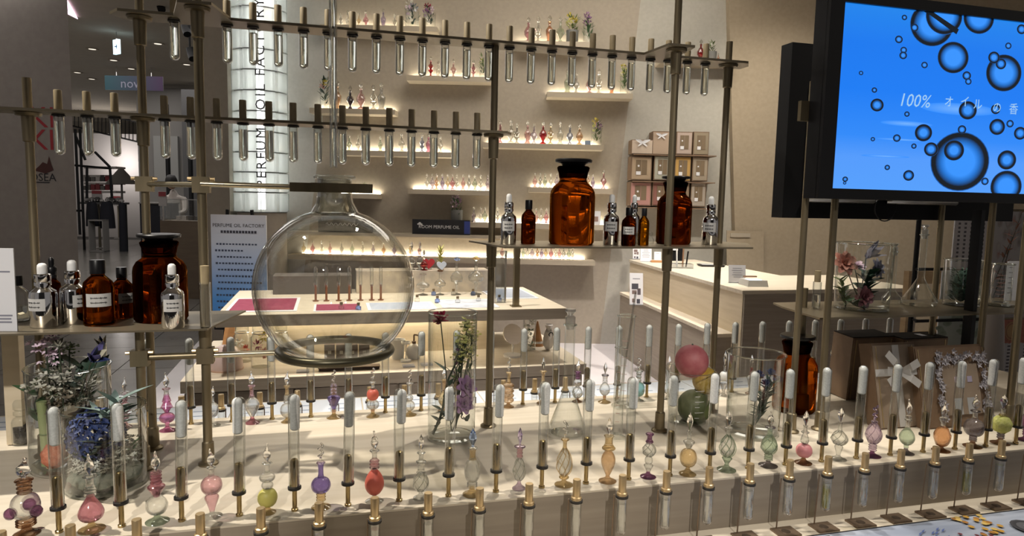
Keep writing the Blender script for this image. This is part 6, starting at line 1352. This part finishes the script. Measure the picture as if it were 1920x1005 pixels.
# clothes shop
sf = thing('garment_frame', 'tall black garment frame beside the pillar', 'clothes rack', V(150, 440, 16.5)); sf.location.z = 0
for a, b in (((141, 242), (150, 440)), ((150, 242), (157, 432)), ((141, 310), (208, 316)), ((141, 395), (152, 395)), ((178, 285), (206, 313)), ((163, 312), (163, 372)), ((206, 314), (210, 372)), ((142, 255), (160, 300))):
    add('bar', B().tube([rel(V(*a, 16.5), sf), rel(V(*b, 16.5), sf)], .03, 6), BLACK2, sf)
su = thing('shop_shelf_unit', 'white shelves with folded goods in the clothes shop', 'shelf unit', V(184, 380, 20)); su.location.z = 0
for y in (312, 328, 342, 358): q0, q1 = V(157, y, 20), V(217, y, 20); add('shelf', B().slab([rel(q0, su), rel(q1, su), rel(q1+HY*.5, su), rel(q0+HY*.5, su)], .06), WHITEW, su, smooth=False)
for i in range(12):
    x = 160+(i % 6)*9; y = (341, 357)[i//6]; q = V(x, y, 20.1); hgt = random.uniform(.12, .2); add('goods', B().box(rel(q+Vector((0, 0, hgt/2+.01)), su), (.12, .2, hgt), -YAW), random.choice([WHITEW, DARKW, GREYW, mat('muted_red', (.3, .05, .06))]), su, smooth=False)
lm = thing('shop_lamp_shade', 'grey cone lamp shade glowing on the white wall', 'lamp', V(228, 345, 20)); add('shade', B().lathe([(.06, .45), (.42, 0), (.40, 0), (.05, .43)], 20), GREYW, lm); add('stem', B().tube([(0, 0, -lm.location.z), (0, 0, .4)], .03, 8), GREYW, lm)
pl_ = bpy.data.lights.new('shop_lamp', 'POINT'); pl_.energy = 18; pl_.color = (1, .93, .88); pl_.shadow_soft_size = .15; lo = bpy.data.objects.new('shop_lamp', pl_); COL.objects.link(lo); lo.location = V(213, 303, 21.2)
tb = thing('clothes_table', 'shop table heaped with folded clothes beyond the stanchions', 'table', V(196, 384, 17.5)); tb.location.z = 0
zt2 = V(196, 381, 17.5).z; add('top', B().box((0, 0, zt2), (.95, .6, .05), -YAW), DARKW, tb, smooth=False)
for s, q in ((-1, -1), (1, -1), (1, 1), (-1, 1)): add('leg', B().box((s*.42, q*.25, zt2/2), (.05, .05, zt2)), BLACK2, tb, smooth=False)
for i in range(10):
    c = thing('folded_garment', 'folded garment on the shop table, %s in the heap' % ordn(i), 'clothes', (tb.location.x-.38+.085*i, tb.location.y+random.uniform(-.15, .15), zt2+.026), random.uniform(-.3, .3), 'folded garments on the shop table')
    hg = random.uniform(.05, .16); add('cloth', B().ball((0, 0, hg/2), 1, 10, 6, (.06, .14, hg/2), .06), random.choice([WHITEW, mat('grey_cloth', (.3, .29, .29), .9), mat('white_cloth', (.6, .58, .57), .9), DARKW]), c); add('fold', B().box((0, -.1, hg*.4), (.08, .03, hg*.3)), MATS['white_cloth'], c, smooth=False)
for i, (px, ty, by, w) in enumerate(((172, 378, 424, 20), (200, 378, 428, 24), (229, 380, 420, 13))):
    c = thing('hanging_black_coat', 'black coat hanging under the shop table, %s from the left' % ordn(i), 'coat', V(px, ty, 16.9), -YAW, 'black coats in the shop'); hh = V(px, ty, 16.9).z-(V(px, by, 16.9).z if i < 2 else 0); k = 16.9/F
    add('coat', B().lathe([(w*k*.3, 0), (w*k*.42, -.06), (w*k*.5, -hh*.5), (w*k*.55, -hh), (w*k*.4, -hh)], 12), mat('navy_black_cloth', (.012, .013, .02), .9), c); add('hanger', B().tube([(0, 0, -.02), (0, 0, .08)], .01, 5), SILVER, c)
bx = thing('white_crate', 'open pale crate on the floor under the black coats', 'crate', V(185, 428, 16.6), -YAW); bx.location.z = 0
zc = V(185, 413, 16.6).z; add('frame', B().box((0, 0, .02), (.36, .25, .03)).box((0, 0, zc), (.36, .25, .03)), GREYW, bx, smooth=False)
for s in (-1, 1): add('side', B().box((s*.17, 0, zc/2), (.02, .25, zc)), GREYW, bx, smooth=False)
# glass display case, dark bin and person
dcse = thing('glass_case', 'glass showcase on a brown wooden base in the passage', 'showcase', UV(uof(345, 9.5), 9.5, 0), -YAW)
zb_, zt3 = V(340, 414, 9.5).z, V(340, 374, 9.5).z; wb = (V(392, 414, 9.5)-V(300, 414, 9.5)).length
add('base', B().box((0, .3, zb_/2), (wb, .6, zb_)), noisy('dull_brown_wood', (.16, .12, .085), (.19, .145, .10), (3, 3, 20), .5), dcse, smooth=False)
for s in (-.5, .5): add('pane', B().box((wb*s, .3, (zb_+zt3)/2), (.008, .58, zt3-zb_)), GLASS, dcse, smooth=False)
add('pane', B().box((.05, .01, (zb_+zt3)/2), (wb*.9, .008, zt3-zb_)), GLASS, dcse, smooth=False); add('top_edge', B().box((0, .01, zt3), (wb, .012, .012)), SILVER, dcse, smooth=False)
for i in range(6): add('wares', B().box((-.2+i*.09, .25, zb_+.03), (.06, .06, random.uniform(.03, .08))), random.choice([DARKW, WHITEW, MATS['muted_red']]), dcse, smooth=False)
nt_ = thing('case_notice', 'red and white notice standing on the showcase', 'notice', UV(uof(305, 9.4), 9.4, zb_), -YAW); hn = V(305, 358, 9.4).z-V(305, 386, 9.4).z; add('card', B().box((0, .0, V(305, 386, 9.4).z-zb_+hn/2), (.11, .01, hn)), MATS['far_white_card'], nt_, smooth=False); add('header', B().box((0, -.007, V(305, 364, 9.4).z-zb_), (.10, .004, hn*.3)), MATS['muted_red'], nt_, smooth=False); add('post', B().box((0, .01, (V(305, 386, 9.4).z-zb_)/2), (.02, .01, V(305, 386, 9.4).z-zb_)), SILVER, nt_, smooth=False)
bn2 = thing('black_cabinet', 'black draped cabinet left of the showcase', 'cabinet', UV(uof(286, 10.4), 10.4, 0), -YAW); zq = V(286, 381, 10.4).z; add('body', B().box((0, .2, zq/2), (.40, .4, zq)), mat('navy_black_cloth', (.012, .013, .02), .9), bn2, smooth=False); add('top', B().box((0, .2, zq), (.42, .42, .02)), GREYW, bn2, smooth=False)
# person behind the showcase
pv = 11.6; pe = thing('person', 'person with short black hair and pale shirt leaning over the showcase', 'person', UV(uof(331, pv), pv, 0), -YAW)
import bmesh
J = [((0, 0, .92), .13), ((0, 0, 1.12), .125), ((0, -.04, 1.34), .15), ((0, -.09, 1.47), .06), ((0, -.13, 1.545), .06),
     ((.17, -.06, 1.38), .06), ((.22, -.16, 1.18), .045), ((.12, -.36, 1.12), .035), ((-.17, -.06, 1.38), .06), ((-.23, -.16, 1.18), .045), ((-.10, -.36, 1.12), .035),
     ((.09, 0, .86), .09), ((.10, -.01, .48), .065), ((.10, .02, .09), .045), ((.10, -.10, .035), .035), ((-.09, 0, .86), .09), ((-.10, -.01, .48), .065), ((-.10, .02, .09), .045), ((-.10, -.10, .035), .035)]
E_ = [(0, 1), (1, 2), (2, 3), (3, 4), (2, 5), (5, 6), (6, 7), (2, 8), (8, 9), (9, 10), (0, 11), (11, 12), (12, 13), (13, 14), (0, 15), (15, 16), (16, 17), (17, 18)]
me = bpy.data.meshes.new('body'); me.from_pydata([j[0] for j in J], E_, []); bo = bpy.data.objects.new('body', me); COL.objects.link(bo); bo.parent = pe
sm = bo.modifiers.new('skin', 'SKIN'); bo.modifiers.new('sub', 'SUBSURF').levels = 1; bo.modifiers['sub'].render_levels = 1
for i, (c, r) in enumerate(J): bo.data.skin_vertices[0].data[i].radius = (r, r); bo.data.skin_vertices[0].data[i].use_root = (i == 0)
me.materials.append(mat('pale_shirt', (.50, .46, .43), .9))
SKIN = mat('skin', (.45, .28, .20), .6); HAIR = mat('black_hair', (.01, .009, .009), .6)
add('head', B().ball((0, 0, 0), 1, 18, 14, (.075, .09, .112)).ball((0, -.092, -.015), .016, 8, 6).ball((.076, 0, -.01), .018, 8, 6, (.4, 1, 1.4)).ball((-.076, 0, -.01), .018, 8, 6, (.4, 1, 1.4)), SKIN, pe, (0, -.16, 1.655), rot=(radians(28), 0, 0))
add('hair', B().ball((0, .018, .026), 1, 20, 14, (.092, .102, .108), .05), HAIR, pe, (0, -.16, 1.66), rot=(radians(28), 0, 0))
for s in (-1, 1):
    add('eye', B().ball((s*.03, -.086, .01), .01, 8, 6), HAIR, pe, (0, -.16, 1.655), rot=(radians(28), 0, 0))
    hd = B().ball((0, 0, 0), 1, 10, 7, (.038, .045, .016))
    for f in range(4): hd.tube([(-.026+f*.017, -.035, 0), (-.028+f*.018, -.07, -.005), (-.028+f*.018, -.10+abs(f-1.5)*.006, -.02)], .0085, 6)
    hd.tube([(-s*.032, 0, 0), (-s*.055, -.03, -.005), (-s*.058, -.055, -.01)], .0095, 6); add('hand', hd, SKIN, pe, (s*.11, -.40, 1.115))
add('trousers', B().lathe([(.15, .80), (.155, .98), (.145, 1.02)], 16), DARKW, pe)
# ================================================================ hangings behind the right shelf
HYy = 2.75; TOPS = []
def hang_sheet(lab, x0, x1, y0, y1, stops, kind, y=HYy):
    a, b = Y(x0, y1, y), Y(x1, y1, y); zt_ = Y((x0+x1)/2, y0, y).z; zb_ = a.z; w = b.x-a.x; h = zt_-zb_; TOPS.append((y, zt_))
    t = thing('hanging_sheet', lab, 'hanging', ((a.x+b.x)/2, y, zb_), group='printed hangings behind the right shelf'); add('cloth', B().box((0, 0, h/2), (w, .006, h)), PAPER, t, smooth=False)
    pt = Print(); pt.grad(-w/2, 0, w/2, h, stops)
    if kind == 'text':
        for c in range(5):
            for r in range(12): pt.rect(w*(.4-.19*c), h*(.92-.07*r), w*.07, h*.035, (.10, .09, .10))
    elif kind == 'leaf':
        for i in range(70): pt.disc(random.uniform(-.48, .48)*w, random.uniform(.02, .98)*h, [(0, (.20, .26, .19)), (w*.05, (.30, .35, .29))], 7, 1.6, .8)
    elif kind == 'floral':
        for i in range(80): pt.disc(random.uniform(-.48, .48)*w, random.uniform(.02, .98)*h, [(0, random.choice([(.22, .18, .16), (.35, .20, .17), (.18, .16, .15), (.42, .38, .36)])), (w*.06, (.36, .32, .31))], 7, .8, 1.6)
    elif kind == 'medal':
        for i in range(60): pt.disc(random.uniform(-.48, .48)*w, random.uniform(.04, .96)*h, [(0, (.30, .10, .06)), (w*.04, (.42, .15, .10))], 7)
        pt.disc(w*.12, h*.5, [(0, (.45, .28, .12)), (h*.28, (.42, .25, .11)), (h*.3, (.25, .08, .05)), (h*.36, (.45, .28, .12)), (h*.4, (.3, .1, .06))], 24)
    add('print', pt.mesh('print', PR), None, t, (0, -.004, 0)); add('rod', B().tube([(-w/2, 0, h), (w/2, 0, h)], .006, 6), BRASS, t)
LW = (.52, .49, .50)
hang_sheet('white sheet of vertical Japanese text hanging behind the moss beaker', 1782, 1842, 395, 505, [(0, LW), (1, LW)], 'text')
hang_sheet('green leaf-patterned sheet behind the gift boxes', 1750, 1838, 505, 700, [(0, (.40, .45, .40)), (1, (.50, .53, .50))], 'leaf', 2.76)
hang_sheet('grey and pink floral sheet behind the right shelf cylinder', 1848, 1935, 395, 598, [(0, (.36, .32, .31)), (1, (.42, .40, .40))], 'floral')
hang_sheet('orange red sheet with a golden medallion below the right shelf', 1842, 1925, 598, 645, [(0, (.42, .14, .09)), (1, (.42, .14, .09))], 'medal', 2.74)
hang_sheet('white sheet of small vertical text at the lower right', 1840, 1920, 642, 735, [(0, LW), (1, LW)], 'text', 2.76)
hs = thing('hanging_stand', 'thin dark stand carrying the printed hangings', 'stand', (Y(1840, 500, 2.80).x, 2.81, 0))
for s in (-.42, .42): add('post', B().tube([(s, 0, 0), (s, 0, 1.50)], .012, 8), BLACK2, hs)
for y_, z_ in TOPS:
    add('bar', B().tube([(-.45, y_+.012-hs.location.y, z_), (.45, y_+.012-hs.location.y, z_)], .008, 8), BLACK2, hs)
    for s in (-.42, .42): add('hook', B().tube([(s, 0, z_), (s, y_+.012-hs.location.y, z_)], .006, 6), BLACK2, hs)
# dried reeds crossing the hangings
for i, (x0, y0, x1, y1) in enumerate(((1862, 560, 1915, 400), (1870, 575, 1890, 470), (1858, 540, 1905, 430))):
    sprig('dried reddish reed in front of the floral sheet, %s' % ordn(i), Y(x0, y0, 2.6), Y(x1, y1, 2.6), 8, .05, .012, mat('dried_red_reed', (.30, .14, .10), .7), name='dried_reed', cat='reed', group='dried reeds')
rv = thing('reed_vase', 'tall pale vase for the dried reeds behind the right shelf', 'vase', (Y(1865, 575, 2.6).x, 2.6, 0)); zv = Y(1865, 560, 2.6).z
add('body', B().lathe([(0, 0), (.08, 0), (.09, .3), (.05, zv*.85), (.035, zv), (.03, zv)], 24), mat('grey_vase', (.33, .30, .28), .5), rv); add('lip', B().torus((0, 0, zv), .034, .005, 24, 6), MATS['grey_vase'], rv)
# wooden chair back behind the right shelf
wc = thing('wooden_chair', 'wooden chair with a slatted back behind the right shelf', 'chair', (Y(1705, 560, 3.0).x+.16, 3.1, 0))
x0 = Y(1705, 510, 3.0).x-wc.location.x; zt_ = Y(1735, 508, 3.0).z; x1 = Y(1768, 510, 3.0).x-wc.location.x
for x in (x0, x1):
    add('leg', B().box((x, -.1, zt_/2), (.035, .035, zt_)), noisy('chair_wood', (.30, .20, .10), (.36, .25, .13), (4, 4, 30), .5), wc, smooth=False); add('leg', B().box((x, .3, .22), (.035, .035, .44)), MATS['chair_wood'], wc, smooth=False)
add('seat', B().box(((x0+x1)/2, .1, .45), (x1-x0+.05, .44, .035)), MATS['chair_wood'], wc, smooth=False)
add('top_rail', B().box(((x0+x1)/2, -.1, zt_-.035), (x1-x0, .022, .07)), MATS['chair_wood'], wc, smooth=False)
for z in (.62, .80): add('slat', B().box(((x0+x1)/2, -.1, z), (x1-x0, .018, .04)), MATS['chair_wood'], wc, smooth=False)
